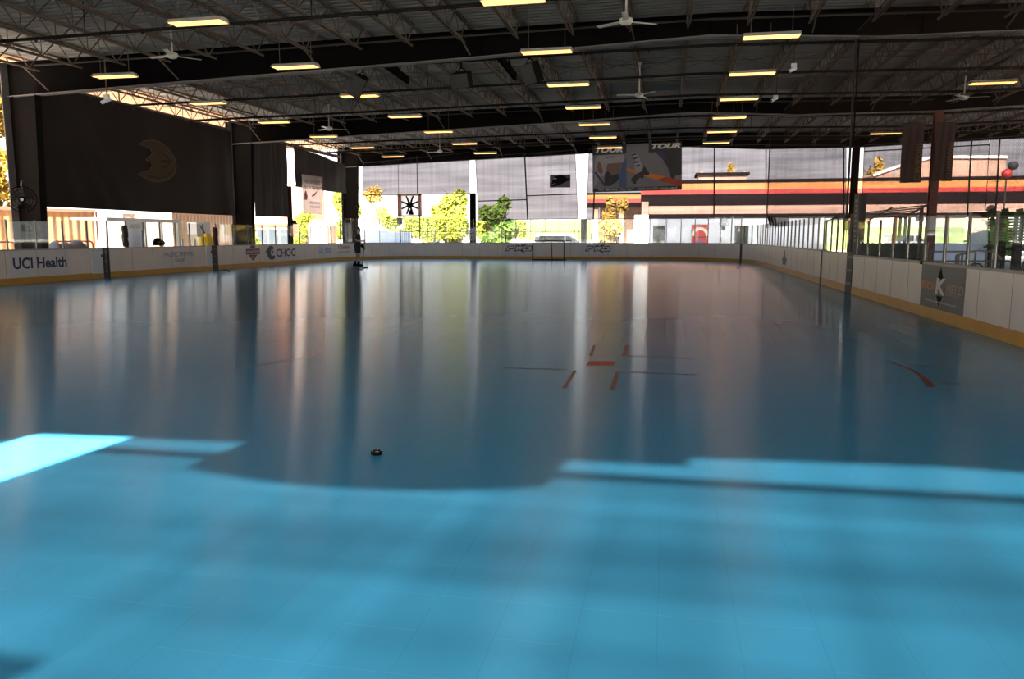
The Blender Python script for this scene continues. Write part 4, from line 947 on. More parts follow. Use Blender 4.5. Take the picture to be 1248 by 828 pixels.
N = {'pelvis': (-.02,0,1.02,.15,.11), 'waist': (-.01,0,1.17,.145,.10), 'chest': (0,0,1.40,.165,.115), 'collar': (.02,0,1.565,.10,.08), 'neck': (.04,0,1.64,.062,.062), 'jaw': (.075,0,1.735,.070,.080), 'skull': (.065,0,1.84,.082,.098), 'crown': (.055,0,1.91,.055,.07),
     'hipR': (-.02,-.10,.96,.10,.095), 'kneeR': (.05,-.11,.56,.062,.06), 'calfR': (.02,-.115,.42,.06,.055), 'ankR': (.03,-.12,.20,.042,.042),
     'hipL': (-.04,.10,.96,.10,.095), 'kneeL': (-.05,.11,.57,.062,.06), 'calfL': (-.11,.115,.43,.06,.055), 'ankL': (-.15,.12,.21,.042,.042),
     'shR': (.0,-.20,1.54,.062,.062), 'elR': (-.06,-.27,1.29,.042,.042), 'wrR': (.20,-.17,1.27,.029,.029), 'palmR': (.275,-.135,1.275,.030,.042),
     'shL': (.0,.20,1.54,.062,.062), 'elL': (.07,.27,1.27,.042,.042), 'wrL': (.21,.10,1.02,.029,.029), 'palmL': (.255,.045,.955,.030,.042)}
Eg = [('pelvis','waist'),('waist','chest'),('chest','collar'),('collar','neck'),('neck','jaw'),('jaw','skull'),('skull','crown'),('pelvis','hipR'),('hipR','kneeR'),('kneeR','calfR'),('calfR','ankR'),('pelvis','hipL'),('hipL','kneeL'),('kneeL','calfL'),('calfL','ankL'),
      ('chest','shR'),('shR','elR'),('elR','wrR'),('wrR','palmR'),('chest','shL'),('shL','elL'),('elL','wrL'),('wrL','palmL')]
stick = lambda z: Vector((.17+.16*(z-.03)/1.3, .05-.15*(z-.03)/1.3, z))
for h_, sgn, zc in (('R', 1, 1.285), ('L', -1, .935)):
    pc = Vector(N['palm'+h_][:3])
    for k, (dz, ln) in enumerate(((.034,1.0),(.012,1.08),(-.011,1.0),(-.033,.82))):
        c = stick(zc+dz); out = (c-pc); out.z = 0; out.normalize(); sd = Vector((-out.y, out.x, 0))*sgn
        N['f%d1%s' % (k, h_)] = (*(c-sd*.018-out*.006+Vector((0,0,0))), .0095, .0095); N['f%d2%s' % (k, h_)] = (*(c+out*.020*ln-sd*.004), .0088, .0088); N['f%d3%s' % (k, h_)] = (*(c+sd*.020*ln+out*.010), .008, .008)
        Eg += [('palm'+h_, 'f%d1%s' % (k, h_)), ('f%d1%s' % (k, h_), 'f%d2%s' % (k, h_)), ('f%d2%s' % (k, h_), 'f%d3%s' % (k, h_))]
    c = stick(zc+.05); N['th1'+h_] = (*(c-out*.012+sd*.012), .0105, .0105); N['th2'+h_] = (*(c+out*.012+sd*.016+Vector((0,0,.012))), .0095, .0095)
    Eg += [('palm'+h_, 'th1'+h_), ('th1'+h_, 'th2'+h_)]
body = skinned('body', M['skin'], N, Eg, t)
# face
mb = MB(); mb.ball((.148,0,1.795), .017, .013, .024, 8, 6); mb.build('nose', M['skin'], t, True)
mb = MB(); mb.ball((.138,-.033,1.822), .012, .014, .011, 8, 6); mb.build('eye', M['inkwhite'], t, True); mb = MB(); mb.ball((.138,.033,1.822), .012, .014, .011, 8, 6); mb.build('eye', M['inkwhite'], t, True)
MB().ball((.142,0,1.745), .012, .03, .008, 8, 6).build('mouth', M['inkmaroon'], t, True)
for s_ in (-1, 1): MB().ball((.06,.085*s_,1.80), .022, .012, .034, 8, 6).build('ear', M['skin'], t, True)
MB().grid(lambda u, v: Vector((.05-.022*v, 0, 1.83))+Vector((.108*sin(v*1.75)*cos(2*pi*u), .094*sin(v*1.75)*sin(2*pi*u), .112*cos(v*1.75))), 20, 8).build('hair', M['hair'], t, True)
# clothes
def rings(mb, rr, n=18):
    vs = [(x+a*cos(2*pi*i/n), y+b*sin(2*pi*i/n), z) for x, y, z, a, b in rr for i in range(n)]
    return mb.add(vs, [(k*n+i, k*n+(i+1) % n, (k+1)*n+(i+1) % n, (k+1)*n+i) for k in range(len(rr)-1) for i in range(n)])
mb = MB(); rings(mb, [(-.02,0,1.08,.145,.195),(-.01,0,1.2,.135,.180),(0,0,1.36,.145,.20),(0,0,1.48,.140,.215),(.01,0,1.56,.115,.19),(.025,0,1.615,.085,.11),(.035,0,1.635,.072,.078)])
mb.tube([(.0,-.16,1.565),(-.005,-.215,1.53),(-.035,-.25,1.42),(-.05,-.265,1.35)], [.075,.078,.074,.072], 12); mb.tube([(.0,.16,1.565),(.01,.215,1.53),(.035,.25,1.42),(.05,.262,1.35)], [.075,.078,.074,.072], 12)
mb.build('tshirt', M['shirt'], t, True)
mb = MB(); rings(mb, [(-.02,0,1.10,.148,.19),(-.02,0,1.0,.158,.198),(-.02,0,.93,.15,.195)])
for s_, x in ((-1,.012),(1,-.028)): rings(mb, [(-.02,.095*s_,.97,.145,.105),(x-.01,.105*s_,.86,.135,.108),(x,.11*s_,.73,.125,.11),(x,.11*s_,.725,.11,.095)])
mb.build('shorts', M['shorts'], t, True)
def skate(x, y, pitch):
    ob = None
    mb = MB(); mb.tube([(x-.005,y,.13),(x,y,.24),(x-.01,y,.36)], [.062,.058,.062], 12)
    mb.prism([(-.10,0),(.20,0),(.215,.04),(.16,.085),(.04,.12),(-.09,.13),(-.115,.06)], (x, y+.045, .10), (1,0,0), (0,0,1), .09)
    b = mb.build('skate_boot', M['black'], t)
    MB().prism([(-.11,.035),(.2,.035),(.21,.0),(.16,-.03),(-.08,-.03)], (x, y+.012, .075), (1,0,0), (0,0,1), .024).build('wheel_frame', M['alu'], b)
    for k in range(4): MB().lathe([(.012,-.013),(.036,-.010),(.039,0),(.036,.010),(.012,.013)], (x-.115+.095*k, y, .0395), (0,1,0), 14).build('wheel', M['darkpost'], b)
skate(.03, -.12, 0); skate(-.15, .12, 0)
for s_, x in ((-.12,.03),(.12,-.15)): MB().tube([(x-.005,s_,.33),(x-.0,s_,.40)], .056, 12).build('sock', M['inkwhite'], t, True)
# the lower hand wears a hockey glove: cuff, back roll, and thumb and finger rolls
gl = MB(); c = stick(.935); gl.tube([(.185,.13,1.07),(.22,.085,1.01)], [.075,.062], 12); gl.ball((.25,.045,.96), .06, .05, .065)
for k in range(4): gl.tube([c+Vector((-.02,.03,.045-.03*k)), c+Vector((.035,.02,.045-.03*k)), c+Vector((.03,-.03,.045-.03*k))], .018, 8)
gl.tube([c+Vector((-.02,.01,.07)), c+Vector((.01,-.03,.085))], .018, 8); gl.build('hockey_glove', M['black'], t, True)
# the stick is held, so it is its own thing
sk = thing('hockey_stick', 'dark hockey stick held upright by the skating person, blade on the floor', 'hockey stick', (pp.x, pp.y, 0)); sk.rotation_euler.z = RZ; OFF[sk.name] = Vector((0,0,0))
MB().bar(stick(.04), stick(1.38), .028, .020).build('shaft', M['darkpost'], sk)
MB().prism([(-.03,.0),(.26,.0),(.285,.02),(.27,.065),(0,.075),(-.03,.12)], (.175,.056,.004), (1,0,0), (0,0,1), .012).build('blade', M['black'], sk)
MB().lathe([(.018,0),(.018,.03)], stick(1.37), (.12,-.11,1), 10).build('butt_end', M['white'], sk)

# ---------------------------------------------------------------- trees and hedges outside
def leaves(mb, c, r, n, size, rnd):
    for _ in range(n):
        d = Vector((rnd.gauss(0,1), rnd.gauss(0,1), rnd.gauss(0,1))).normalized()*rnd.random()**.4
        p = c+Vector((d.x*r[0], d.y*r[1], d.z*r[2])); a = Vector((rnd.gauss(0,1), rnd.gauss(0,1), rnd.gauss(0,1))).normalized(); b = a.orthogonal().normalized(); s = size*(.6+.8*rnd.random())
        mb.add([p-a*s, p-b*s*.6, p+a*s, p+b*s*.6], [(0,1,2,3)])
def tree(label, x, y, h, r, mat, seed, n=2200, size=.2, trunk=.3, low=.35, group='trees outside the rink'):
    rnd = random.Random(seed); t = thing('tree', label, 'tree', (x, y, 0), group)
    mb = MB(); mb.tube([(x,y,-.06),(x+.1,y,h*.3),(x-.05,y,h*.6),(x,y,h*.85)], [.16*trunk/.3,.12*trunk/.3,.08*trunk/.3,.03], 8)
    for k in range(6):
        a = k*2.2+seed; z = h*(.35+.08*k); mb.tube([(x,y,z),(x+cos(a)*r*.4,y+sin(a)*r*.4,z+h*.12),(x+cos(a)*r*.75,y+sin(a)*r*.75,z+h*.2)], [.06,.04,.02], 6)
    mb.build('trunk', M['bark'], t)
    mb = MB()
    k = 11
    for i in range(k):
        a = rnd.random()*6.28; q = rnd.random()**.5; z = h*(low+(1-low)*rnd.random()*.88)
        f = 1-.55*max(0, (z/h-.55))/.45
        leaves(mb, Vector((x+cos(a)*r*.7*q*f, y+sin(a)*r*.7*q*f, z)), (r*.48*f, r*.48*f, h*.13), n//k, size, rnd)
    mb.build('crown', M[mat], t); return t
def ptree(label, x, ytop, r_px, Y, mat, seed, **k):
    top = px(x, ytop, Y=Y); tree(label, top.x, Y, top.z, r_px/958*Y*1.0, mat, seed, **k)
ptree('sunlit green tree behind the left part of the mesh screen with the animal plaque', 608, 238, 27, 66, 'leafg', 3, n=2600, size=.22, low=.2)
ptree('tall yellow-green tree left of the grey end post', 556, 226, 24, 72, 'leafy', 5, n=2600, size=.22, low=.15)
ptree('pale yellow tree behind the far left column', 455, 226, 22, 70, 'leafo', 8, n=900, size=.18, low=.1)
ptree('yellow-green tree right of the white and red banner', 424, 218, 22, 71, 'leafy', 11, n=2400, size=.2, low=.15)
ptree('low green tree behind the white and red banner', 372, 252, 18, 80, 'leafy', 13, n=1600, size=.2, low=.2)
ptree('bare amber tree right of the wide white gap', 752, 238, 20, 62, 'leafo', 17, n=1300, size=.17, low=.2)
ptree('small green tree left of the hanging square fan', 478, 262, 18, 66, 'leafy', 19, n=1400, size=.18, low=.1)
ptree('yellow-green tree beyond the square fan, beside the grey end post', 530, 252, 17, 76, 'leafy', 41, n=1500, size=.2, low=.1)
ptree('brown-leaved tree above the striped fascia, right of the bright slits', 1064, 196, 17, 110, 'leafo', 23, n=1300, size=.3, low=.6)
ptree('round dark tree above the striped fascia', 890, 205, 9, 120, 'leafo', 29, n=900, size=.28, low=.75)
q = px(2, 100, X=-31); tree('tall golden tree left of the nearest dark column', -31.5, 31.0, 10.5, 3.0, 'leafgold', 31, n=6000, size=.18, low=.12)
q = px(345, 275, X=-30); tree('small yellow bush by the second dark column', -29.5, 52.6, 2.5, .8, 'leafy', 37, n=700, size=.12, low=.1)
tree('leafy green tree beyond the right glass and railing', 20.5, 55.5, 2.7, 2.0, 'leafg', 43, n=2200, size=.17, low=.2)
tree('yellow-green tree beyond the slatted rack at far right', 22.5, 46.5, 2.6, 1.6, 'leafy', 47, n=1800, size=.17, low=.2)
def hedge(label, x0, x1, yt, yb, Y, d, mat, seed, n):
    a, b = px(x0, yt, Y=Y), px(x1, yb, Y=Y); rnd = random.Random(seed); t = thing('hedge', label, 'hedge', ((a.x+b.x)/2, Y, max(b.z, -.06)), 'hedges outside the rink'); mb = MB()
    z0 = max(b.z, -.06)
    for _ in range(n):
        p = Vector((a.x+(b.x-a.x)*rnd.random(), Y+(rnd.random()-.5)*d, z0+(a.z-z0)*rnd.random()**.7)); q = Vector((rnd.gauss(0,1), rnd.gauss(0,1), rnd.gauss(0,1))).normalized(); w = q.orthogonal().normalized(); s = .10+.10*rnd.random()
        mb.add([p-q*s, p-w*s*.6, p+q*s, p+w*s*.6], [(0,1,2,3)])
    mb.build('foliage', M[mat], t)
    mb = MB()
    for i in range(int((b.x-a.x)/1.2)+1): xx = a.x+.3+1.2*i; mb.tube([(xx,Y,-.06),(xx+.05,Y,a.z*.7)], .03, 5)
    mb.build('stem', M['bark'], t)
hedge('clipped yellow-green hedge behind the iron fence, left of the grey end post', 494, 569, 266, 290, 68, 1.4, 'leafy', 1, 3800)
hedge('yellow-green hedge between the two grey end posts', 582, 640, 270, 290, 68, 1.4, 'leafy', 2, 2600)
mb = MB(); a, b = px(636, 271, Y=84), px(720, 284.5, Y=84); mb.prism([(84,b.z-.8),(98,b.z-.8),(98,a.z+.4),(90,a.z+.2),(84,b.z)], (a.x,0,0), (0,1,0), (0,0,1), b.x-a.x); struct(mb.build('lawn', M['grass']), 'sloping green lawn beyond the end fence')
mb = MB(); a, b = px(1010, 271, Y=92), px(1110, 284.5, Y=92); mb.prism([(92,-.06),(106,-.06),(106,a.z+.4),(98,a.z+.2),(92,b.z)], (a.x,0,0), (0,1,0), (0,0,1), b.x-a.x+6); struct(mb.build('lawn', M['grass']), 'sloping green lawn seen through the right glass')
# iron fence
Yf = 57.0; a = px(488, 282.3, Y=Yf); b = px(706, 282.8, Y=Yf); t = thing('iron_fence', 'black iron picket fence beyond the end boards', 'fence', ((a.x+b.x)/2, Yf, 0))
mb = MB(); mb.bar((a.x,Yf,a.z), (b.x,Yf,a.z), .05); mb.bar((a.x,Yf,.25), (b.x,Yf,.25), .05); mb.build('rail', M['rubber'], t)
n = 90; mb = MB()
for i in range(n): xx = a.x+(b.x-a.x)*i/(n-1); mb.bar((xx,Yf,.1), (xx,Yf,a.z), .016)
pk = mb.build('picket_panel', M['rubber'], t)
for i in range(6): xx = a.x+(b.x-a.x)*i/5; MB().box(xx-.035,xx+.035,Yf-.035,Yf+.035,-.06,a.z+.08).build('post', M['rubber'], t)
# white sloping wall, bin, van
Y = 60; pts = [px(x, y, Y=Y) for x, y in ((436,268),(446,270),(462,275),(474,283),(500,284),(500,299),(436,299))]
t = thing('sloping_wall', 'white wall with a sloping top beyond the far left column', 'wall', (px(460,299,Y=Y).x, Y, -.06)); MB().prism([(p.x, max(p.z,-.06)) for p in pts], (0,Y+.25,0), (1,0,0), (0,0,1), .25).build('wall_body', M['bluewhite'], t)
MB().prism([(p.x, p.z+.0) for p in pts[:5]]+[(p.x, p.z+.07) for p in reversed(pts[:5])], (0,Y+.28,0), (1,0,0), (0,0,1), .31).build('coping', M['white'], t)
p = px(532, 297, Y=55.5); t = thing('rubbish_bin', 'dark blue rubbish bin beyond the end glass, below the hanging square fan', 'bin', (p.x, 55.5, -.06))
MB().lathe([(.26,-.06),(.3,.1),(.34,.92),(.36,.95)], (p.x,55.5,0), n=14).build('body', M['navy'], t); MB().lathe([(.37,.95),(.37,1.02),(.2,1.12),(.02,1.13)], (p.x,55.5,0), n=14).build('lid', M['darkglass'], t)
def van(label, xp, Y, Lg, H, body, rz=0):
    p = px(xp, 297, Y=Y); t = thing('van', label, 'van', (p.x, Y, -.06)); x0 = p.x-Lg/2
    prof = [(0,.35),(Lg,.35),(Lg,.95),(Lg-.5,1.15),(Lg-1.3,H),(.25,H),(0,H-.3)]
    MB().prism(prof, (x0,Y+1.75,-.06), (1,0,0), (0,0,1), 1.75).build('body', M[body], t)
    MB().prism([(Lg-1.45,1.15),(Lg-.75,1.15),(Lg-1.35,H-.12),(Lg-1.45,H-.12)], (x0,Y-.005,-.06), (1,0,0), (0,0,1), .01).build('side_window', M['darkglass'], t)
    MB().prism([(.3,1.15),(Lg-1.6,1.15),(Lg-1.6,H-.15),(.35,H-.15)], (x0,Y-.005,-.06), (1,0,0), (0,0,1), .01).build('side_window', M['darkglass'], t)
    for k in (.75, Lg-.8): MB().lathe([(.2,-.1),(.34,-.1),(.34,.1),(.2,.1)], (x0+k,Y+.1,.28), (0,1,0), 16).build('wheel', M['rubber'], t)
van('pale silver van behind the goal, beyond the end fence', 682, 61, 3.9, 1.75, 'carpaint')
van('white van seen through the right glass under the maroon column', 1110, 70, 3.6, 1.75, 'carpaint')
# ---------------------------------------------------------------- building with orange and red stripes
YM, YW = 64.0, 70.0
t = thing('striped_building', 'long building with orange and red striped dark fascia beyond the end screens', 'building', (px(900,296,Y=YM).x+10, YM, -.06))
xa = px(781, 240, Y=YM).x; xb = 46.0
def band(nm, y1, y0, m, d=.0, x0=None, Y=YM, th=.3, xr=None):
    z1 = px(930, y1, Y=Y).z; z0 = px(930, y0, Y=Y).z; return MB().box(xa if x0 is None else x0, xb if xr is None else xr, Y-d, Y+th, z0, z1).build(nm, M[m], t)
band('parapet_cap', 218.5, 222.2, 'greyfascia', .06); band('orange_stripe', 222.2, 230.8, 'orange'); band('red_stripe', 230.8, 236.2, 'redfascia', .03); band('dark_fascia', 236.2, 250.5, 'greyfascia')
band('stucco_band', 250.5, 260.5, 'stucco', 0, px(790,250,Y=YM).x); band('beam', 260.5, 266.4, 'soffit', .08, px(790,250,Y=YM).x)
MB().box(xa, xb, YM+.3, YW+8, px(930,220,Y=YM).z-.2, px(930,220,Y=YM).z-.05).build('roof', M['greyfascia'], t)
zs = px(930, 262, Y=YM).z; MB().box(xa, xb, YM+.3, YW+.3, zs, zs+.15).build('soffit', M['soffit'], t)
xw = px(1003, 280, Y=YW).x; x9 = px(786, 280, Y=YW).x
wl = MB().box(x9, xw, YW, YW+.3, -.06, zs).build('white_wall', M['bluewhite'], t)
MB().box(xb-.4, xb, YW, YW+.3, -.06, zs).build('end_wall', M['bluewhite'], t)
def wallpx(x0, x1, y0, y1, m, nm, k=1, par=None):
    a = px(x0, y1, Y=YW-.02*k); b = px(x1, y0, Y=YW-.02*k); return MB().box(a.x, b.x, a.y-.0, a.y+.02*k, max(a.z, 0), b.z).build(nm, M[m], par or wl)
d1 = wallpx(795.5, 811.5, 275.5, 298, 'darkglass', 'door'); wallpx(795, 812, 275, 276, 'grey', 'door_frame', 2, d1); wallpx(808, 809.5, 286, 293, 'conduit', 'door_bar', 3, d1)
d2 = wallpx(895, 912.5, 275, 298, 'darkglass', 'glass_door'); wallpx(904, 905, 275.5, 298, 'grey', 'door_mullion', 2, d2)
wallpx(879.2, 884.2, 275, 281, 'greensheet', 'vent_grille'); wallpx(876.8, 879.6, 289, 295, 'grey', 'meter_box')
ps = thing('poster', 'red poster with ring of white marks on the white wall', 'poster', px(852.5, 297, Y=YW-.05))
a, b = px(842.5, 298, Y=YW-.04), px(863.8, 274.3, Y=YW-.04); MB().box(a.x,b.x,a.y-.01,a.y+.02,a.z,b.z).build('sheet', M['inkred'], ps); c = (a+b)/2
mb = MB()
for k in range(9): ang = radians(10+k*20); q = c+Vector((cos(ang)*.62, -.03, sin(ang)*.62-.10)); mb.obox(q, (.1*sin(ang),0,-.1*cos(ang)), (0,.004,0), (.13*cos(ang),0,.13*sin(ang)))
mb.build('white_letters', M['inkwhite'], ps); MB().box(c.x-.35,c.x+.35,c.y-.035,c.y-.02,c.z-.75,c.z-.58).build('blue_patch', M['inkblue'], ps); MB().box(c.x-.45,c.x+.45,c.y-.035,c.y-.02,c.z-.28,c.z-.12).build('dark_patch', M['inkmaroon'], ps)
for body_, x0, x1, y0, y1 in (('DINE', 878, 886, 271, 267.2), ('CANDY', 876, 888, 275, 271.5)):
    a, b = px(x0, y0, Y=YW-.02), px(x1, y1, Y=YW-.02); put_text(MB(), body_, (b.x, a.y, a.z), (a.x-b.x,0,0), (0,0,b.z-a.z)).build('wall_lettering', M['inkblack'], wl)
for x in (818, 866, 890): pass
# white pillar and set-back wing
p0, p1 = px(772.5, 297, Y=YM-.6), px(790.5, 262, Y=YM-.6); MB().box(p0.x, p1.x, YM-.6, YM+.4, -.06, p1.z).build('pillar', M['white'], t)
p0, p1 = px(781, 297, Y=YM-.2), px(790.5, 246, Y=YM-.2); MB().box(p0.x, p1.x, YM-.2, YM+.4, p1.z-1.2, p1.z).build('corner_bracket', M['stucco'], t)
t2 = thing('building_wing', 'set-back wing with lower orange and red stripes, left of the striped building', 'building', (px(745,296,Y=79).x, 79, -.06)); t_ = t; t = t2
x0, x1 = px(716, 240, Y=79).x, px(786, 240, Y=79).x
band('parapet_cap', 233, 235.2, 'greyfascia', .06, x0, 79, .3, x1); band('orange_stripe', 235.2, 241.2, 'orange', 0, x0, 79, .3, x1); band('red_stripe', 241.2, 245.6, 'redfascia', .03, x0, 79, .3, x1); band('dark_fascia', 245.6, 252, 'greyfascia', 0, x0, 79, .3, x1)
MB().box(x0+1, x1, 82, 82.3, -.06, px(750,250,Y=82).z).build('wing_wall', M['stucco'], t); MB().box(x0, x1, 79.3, 84, px(750,250,Y=79).z, px(750,248,Y=79).z).build('roof', M['greyfascia'], t)
for q in (.1, .55): MB().box(x0+(x1-x0)*q, x0+(x1-x0)*q+.5, 79.2, 79.6, -.06, px(750,250,Y=79).z).build('wing_post', M['stucco'], t)
# roofs beyond
Yg = 95; pts = [(1064,222),(1064,214),(1082,207),(1106,199),(1136,191.5),(1227,191.5),(1227,222)]
t = thing('gable_building', 'big pink sunlit gable beyond the striped fascia', 'building', (px(1150,296,Y=Yg).x, Yg, -.06)); pq = [px(x, y, Y=Yg) for x, y in pts]
poly = [(pq[0].x,-.06)]+[(p.x, p.z) for p in pq[1:6]]+[(pq[5].x,-.06)]
MB().prism(poly, (0,Yg+12,0), (1,0,0), (0,0,1), 12).build('gable_wall', M['stucco'], t)
mb = MB()
for a, b in zip(pq[1:5], pq[2:6]): mb.bar((a.x,Yg-.1,a.z), (b.x,Yg-.1,b.z), .3)
mb.build('roof_edge', M['offwhite'], t); mb = MB(); p = px(1091, 210, Y=Yg-.1); mb.box(p.x-.12,p.x+.12,Yg-.15,Yg,p.z-.8,p.z+.7); mb.build('downpipe', M['grey'], t)
Yg = 88; t = thing('roof_house', 'low tan rooftop hut above the striped fascia', 'building', (px(880,296,Y=Yg).x, Yg, -.06))
a, b = px(851, 222, Y=Yg), px(910, 213, Y=Yg); MB().box(a.x,b.x,Yg,Yg+4,-.06,b.z).build('hut_wall', M['stucco'], t)
for q0, q1 in ((853,856.5),(905,909)): c, d = px(q0,214,Y=Yg), px(q1,209,Y=Yg); MB().box(c.x,d.x,Yg-.2,Yg+1,c.z,d.z).build('chimney', M['stucco'], t)
mb = MB(); mb.box(a.x-.3,b.x+.3,Yg-.3,Yg+4.3,b.z,b.z+.25); mb.build('roof', M['greyfascia'], t)
p = px(1227, 212, Y=60); t = thing('orange_ball_sign', 'round orange-red ball above the striped fascia at far right', 'sign', p); MB().ball(p, .33, .33, .33).build('ball', M['redfascia'], t, True); MB().tube([p+Vector((0,0,-.3)), (p.x,p.y,-.06)], .05, 8).build('pole', M['strap'], t)
MB().ball(p+Vector((.35,.0,.55)), .35, .3, .3).build('lamp_head', M['strap'], t, True); MB().tube([p, p+Vector((.3,0,.4))], .1, 6).build('neck', M['strap'], t)
# ---------------------------------------------------------------- left outside
def container(label, P0, P1, depth, h, mat):
    P0, P1 = Vector((*P0,0)), Vector((*P1,0)); d = (P1-P0); n = Vector((-d.y, d.x, 0)).normalized(); c = (P0+P1)/2+n*depth/2
    t = thing('container', label, 'container', (c.x, c.y, -.06), 'tan sheds outside the left side')
    MB().obox(c+Vector((0,0,h/2-.03)), d/2, n*depth/2, (0,0,h/2)).build('body', M[mat], t)
    mb = MB(); mb.bar(P0+Vector((0,0,h)), P1+Vector((0,0,h)), .12); mb.bar(P0-n*0+Vector((0,0,.05)), P1+Vector((0,0,.05)), .14); mb.bar(P0, P0+Vector((0,0,h)), .12); mb.bar(P1, P1+Vector((0,0,h)), .12); mb.build('edge_frame', M['stucco'], t)
container('ribbed tan container behind the nearest dark column', (-27.3, 24.0), (-25.4, 31.6), 2.4, px(80,256.5,X=-25.8).z, 'tan')
container('ribbed brown-tan shed left of the second dark column', (-26.6, 39.0), (-26.6, 47.2), 3.0, px(255,261.5,X=-26.6).z, 'tan2')
# players bench with the name board
def XY(x, X): return px(x, 290, X=X).y
X = -22.2; t = thing('players_bench_shelter', 'pale bench shelter with faint VISITOR board behind the left glass', 'shelter', (X, XY(175,X), 0))
y0, y1 = XY(129,X), XY(219,X); zt = px(175,269.5,X=X).z
MB().box(X-.1,X+.1,y0,y1,zt-.05,zt+.1).build('roof_beam', M['white'], t); MB().box(X-1.6,X-.1,y0,y1,zt+.02,zt+.10).build('roof', M['white'], t)
for x in (130,153.5,177,197,217.5): yy = XY(x,X); MB().box(X-.05,X+.05,yy-.05,yy+.05,-.05,zt).build('post', M['white'], t)
sg = MB().box(X-.02,X+.02,XY(155,X),XY(176,X),px(165,281,X=X).z,zt-.06).build('name_board', M['white'], t)
put_text(MB(), 'VISITOR', (X+.025, XY(158.5,X), px(165,278.5,X=X).z), (0,XY(171,X)-XY(158.5,X),0), (0,0,.17)).build('lettering', M['inkgrey'], sg)
MB().box(X-1.65,X-1.6,XY(198,X),XY(217,X),-.05,zt).build('dark_panel', M['greensheet'], t); MB().box(X-1.0,X-.95,XY(178,X),XY(196,X),-.05,zt-.25).build('white_panel', M['bluewhite'], t)
MB().box(X-.9,X-.5,y0+.2,y1-.2,.40,.46).build('bench_seat', M['grey'], t)
X = -22.6; p = px(248,285,X=X); t = thing('water_tank', 'white box tank on a stand behind the left glass', 'tank', (X, p.y, -.05))
a, b = px(240,285.5,X=X), px(256,271.5,X=X); MB().box(X-.5,X,a.y,b.y,a.z,b.z).build('tank', M['white'], t); MB().box(X-.48,X-.02,a.y+.04,b.y-.04,-.05,a.z).build('stand', M['offwhite'], t)
MB().tube([(X+.03,a.y+.25,b.z-.15),(X+.06,a.y+.4,b.z-.35),(X+.07,a.y+.55,a.z+.05),(X+.1,a.y+.6,a.z-.2)], .03, 6).build('hose', M['rubber'], t)
X = -22.0; p = px(250,290,X=X); t = thing('mop_bucket', 'yellow mop bucket below the white tank', 'bucket', (X, p.y, -.05)); a, b = px(244,297,X=X), px(257,287.5,X=X); c = (a+b)/2
MB().lathe([(.26,0),(.30,.05),(.38,b.z-.1),(.40,b.z-.05)], (X,c.y,0), n=16).build('bucket', M['yellow'], t); MB().obox((X,c.y+.1,b.z+.02), (.12,0,0), (0,.2,0), (0,0,.09)).build('wringer', M['yellow'], t)
for dy in (-.2,.2): MB().lathe([(.05,-.03),(.05,.03)], (X+.2,c.y+dy,0), (0,1,0), 10).build('caster', M['rubber'], t)
p = px(191.5,296,X=-20.1); t = thing('hockey_helmet', 'dark hockey helmet with maroon side resting on the left boards', 'helmet', (p.x, p.y, BT+.01)); z = BT+.012
MB().grid(lambda u, v: Vector((p.x+.02+.16*sin(v*1.9)*cos(2*pi*u), p.y+.22*sin(v*1.9)*sin(2*pi*u), z+.10+.24*cos(v*1.9))), 18, 8).build('shell', M['black'], t, True)
MB().ball((p.x+.05,p.y+.22,z+.12), .12, .15, .12).build('ear_pad', M['darkcloth'], t, True)
mb = MB()
for k in range(5): mb.tube([(p.x+.15,p.y-.15+.07*k,z+.02),(p.x+.17,p.y-.15+.07*k,z+.2)], .008, 5)
mb.build('face_cage', M['darkpost'], t)
for x, lab in ((222.5,'small white bottle on the left boards beside the dark bench panel'), (237.5,'small white bottle on the left boards beside the white tank')):
    p = px(x,297,X=-20.1); t = thing('water_bottle', lab, 'bottle', (p.x,p.y,BT), 'bottles on the left boards')
    MB().lathe([(.04,0),(.05,.02),(.05,.2),(.03,.26)], (p.x,p.y,BT+.002), n=12).build('body', M['white'], t); MB().lathe([(.032,.26),(.032,.29),(.012,.30),(.012,.34)], (p.x,p.y,BT+.002), n=10).build('cap', M['white'], t)
for (xa_, xb_, lab) in ((62,112.5,'red-framed spare goal behind the glass, right of the nearest dark column'), (-38,20,'red-framed spare goal behind the glass, left of the nearest dark column')):
    X = -22.9; y0, y1 = XY(xa_,X), XY(xb_,X); make_goal((X, (y0+y1)/2, 0), y1-y0, px(90,295,X=X).z+.02, .9, 'redmetal', lab, 'spare goals behind the left boards', pi/2)
X = -22.3; t = thing('folded_cover', 'grey folded cover bundle lying in front of the red spare goal', 'cover', (X, XY(83,X), 0)); y0, y1 = XY(62,X), XY(104,X)
MB().box(X-.35,X+.25,y0,y1,-.03,.75).build('pallet_stack', M['grey'], t)
MB().grid(lambda u, v: Vector((X-.05+.42*cos(pi*v), y0+(y1-y0)*u, .72+(.55+.06*sin(u*19)+.05*sin(u*7+2))*sin(pi*v)*min(1, 6*u+.3, 6*(1-u)+.3))), 30, 10).build('cover_sheet', M['inkgrey'], t, True)
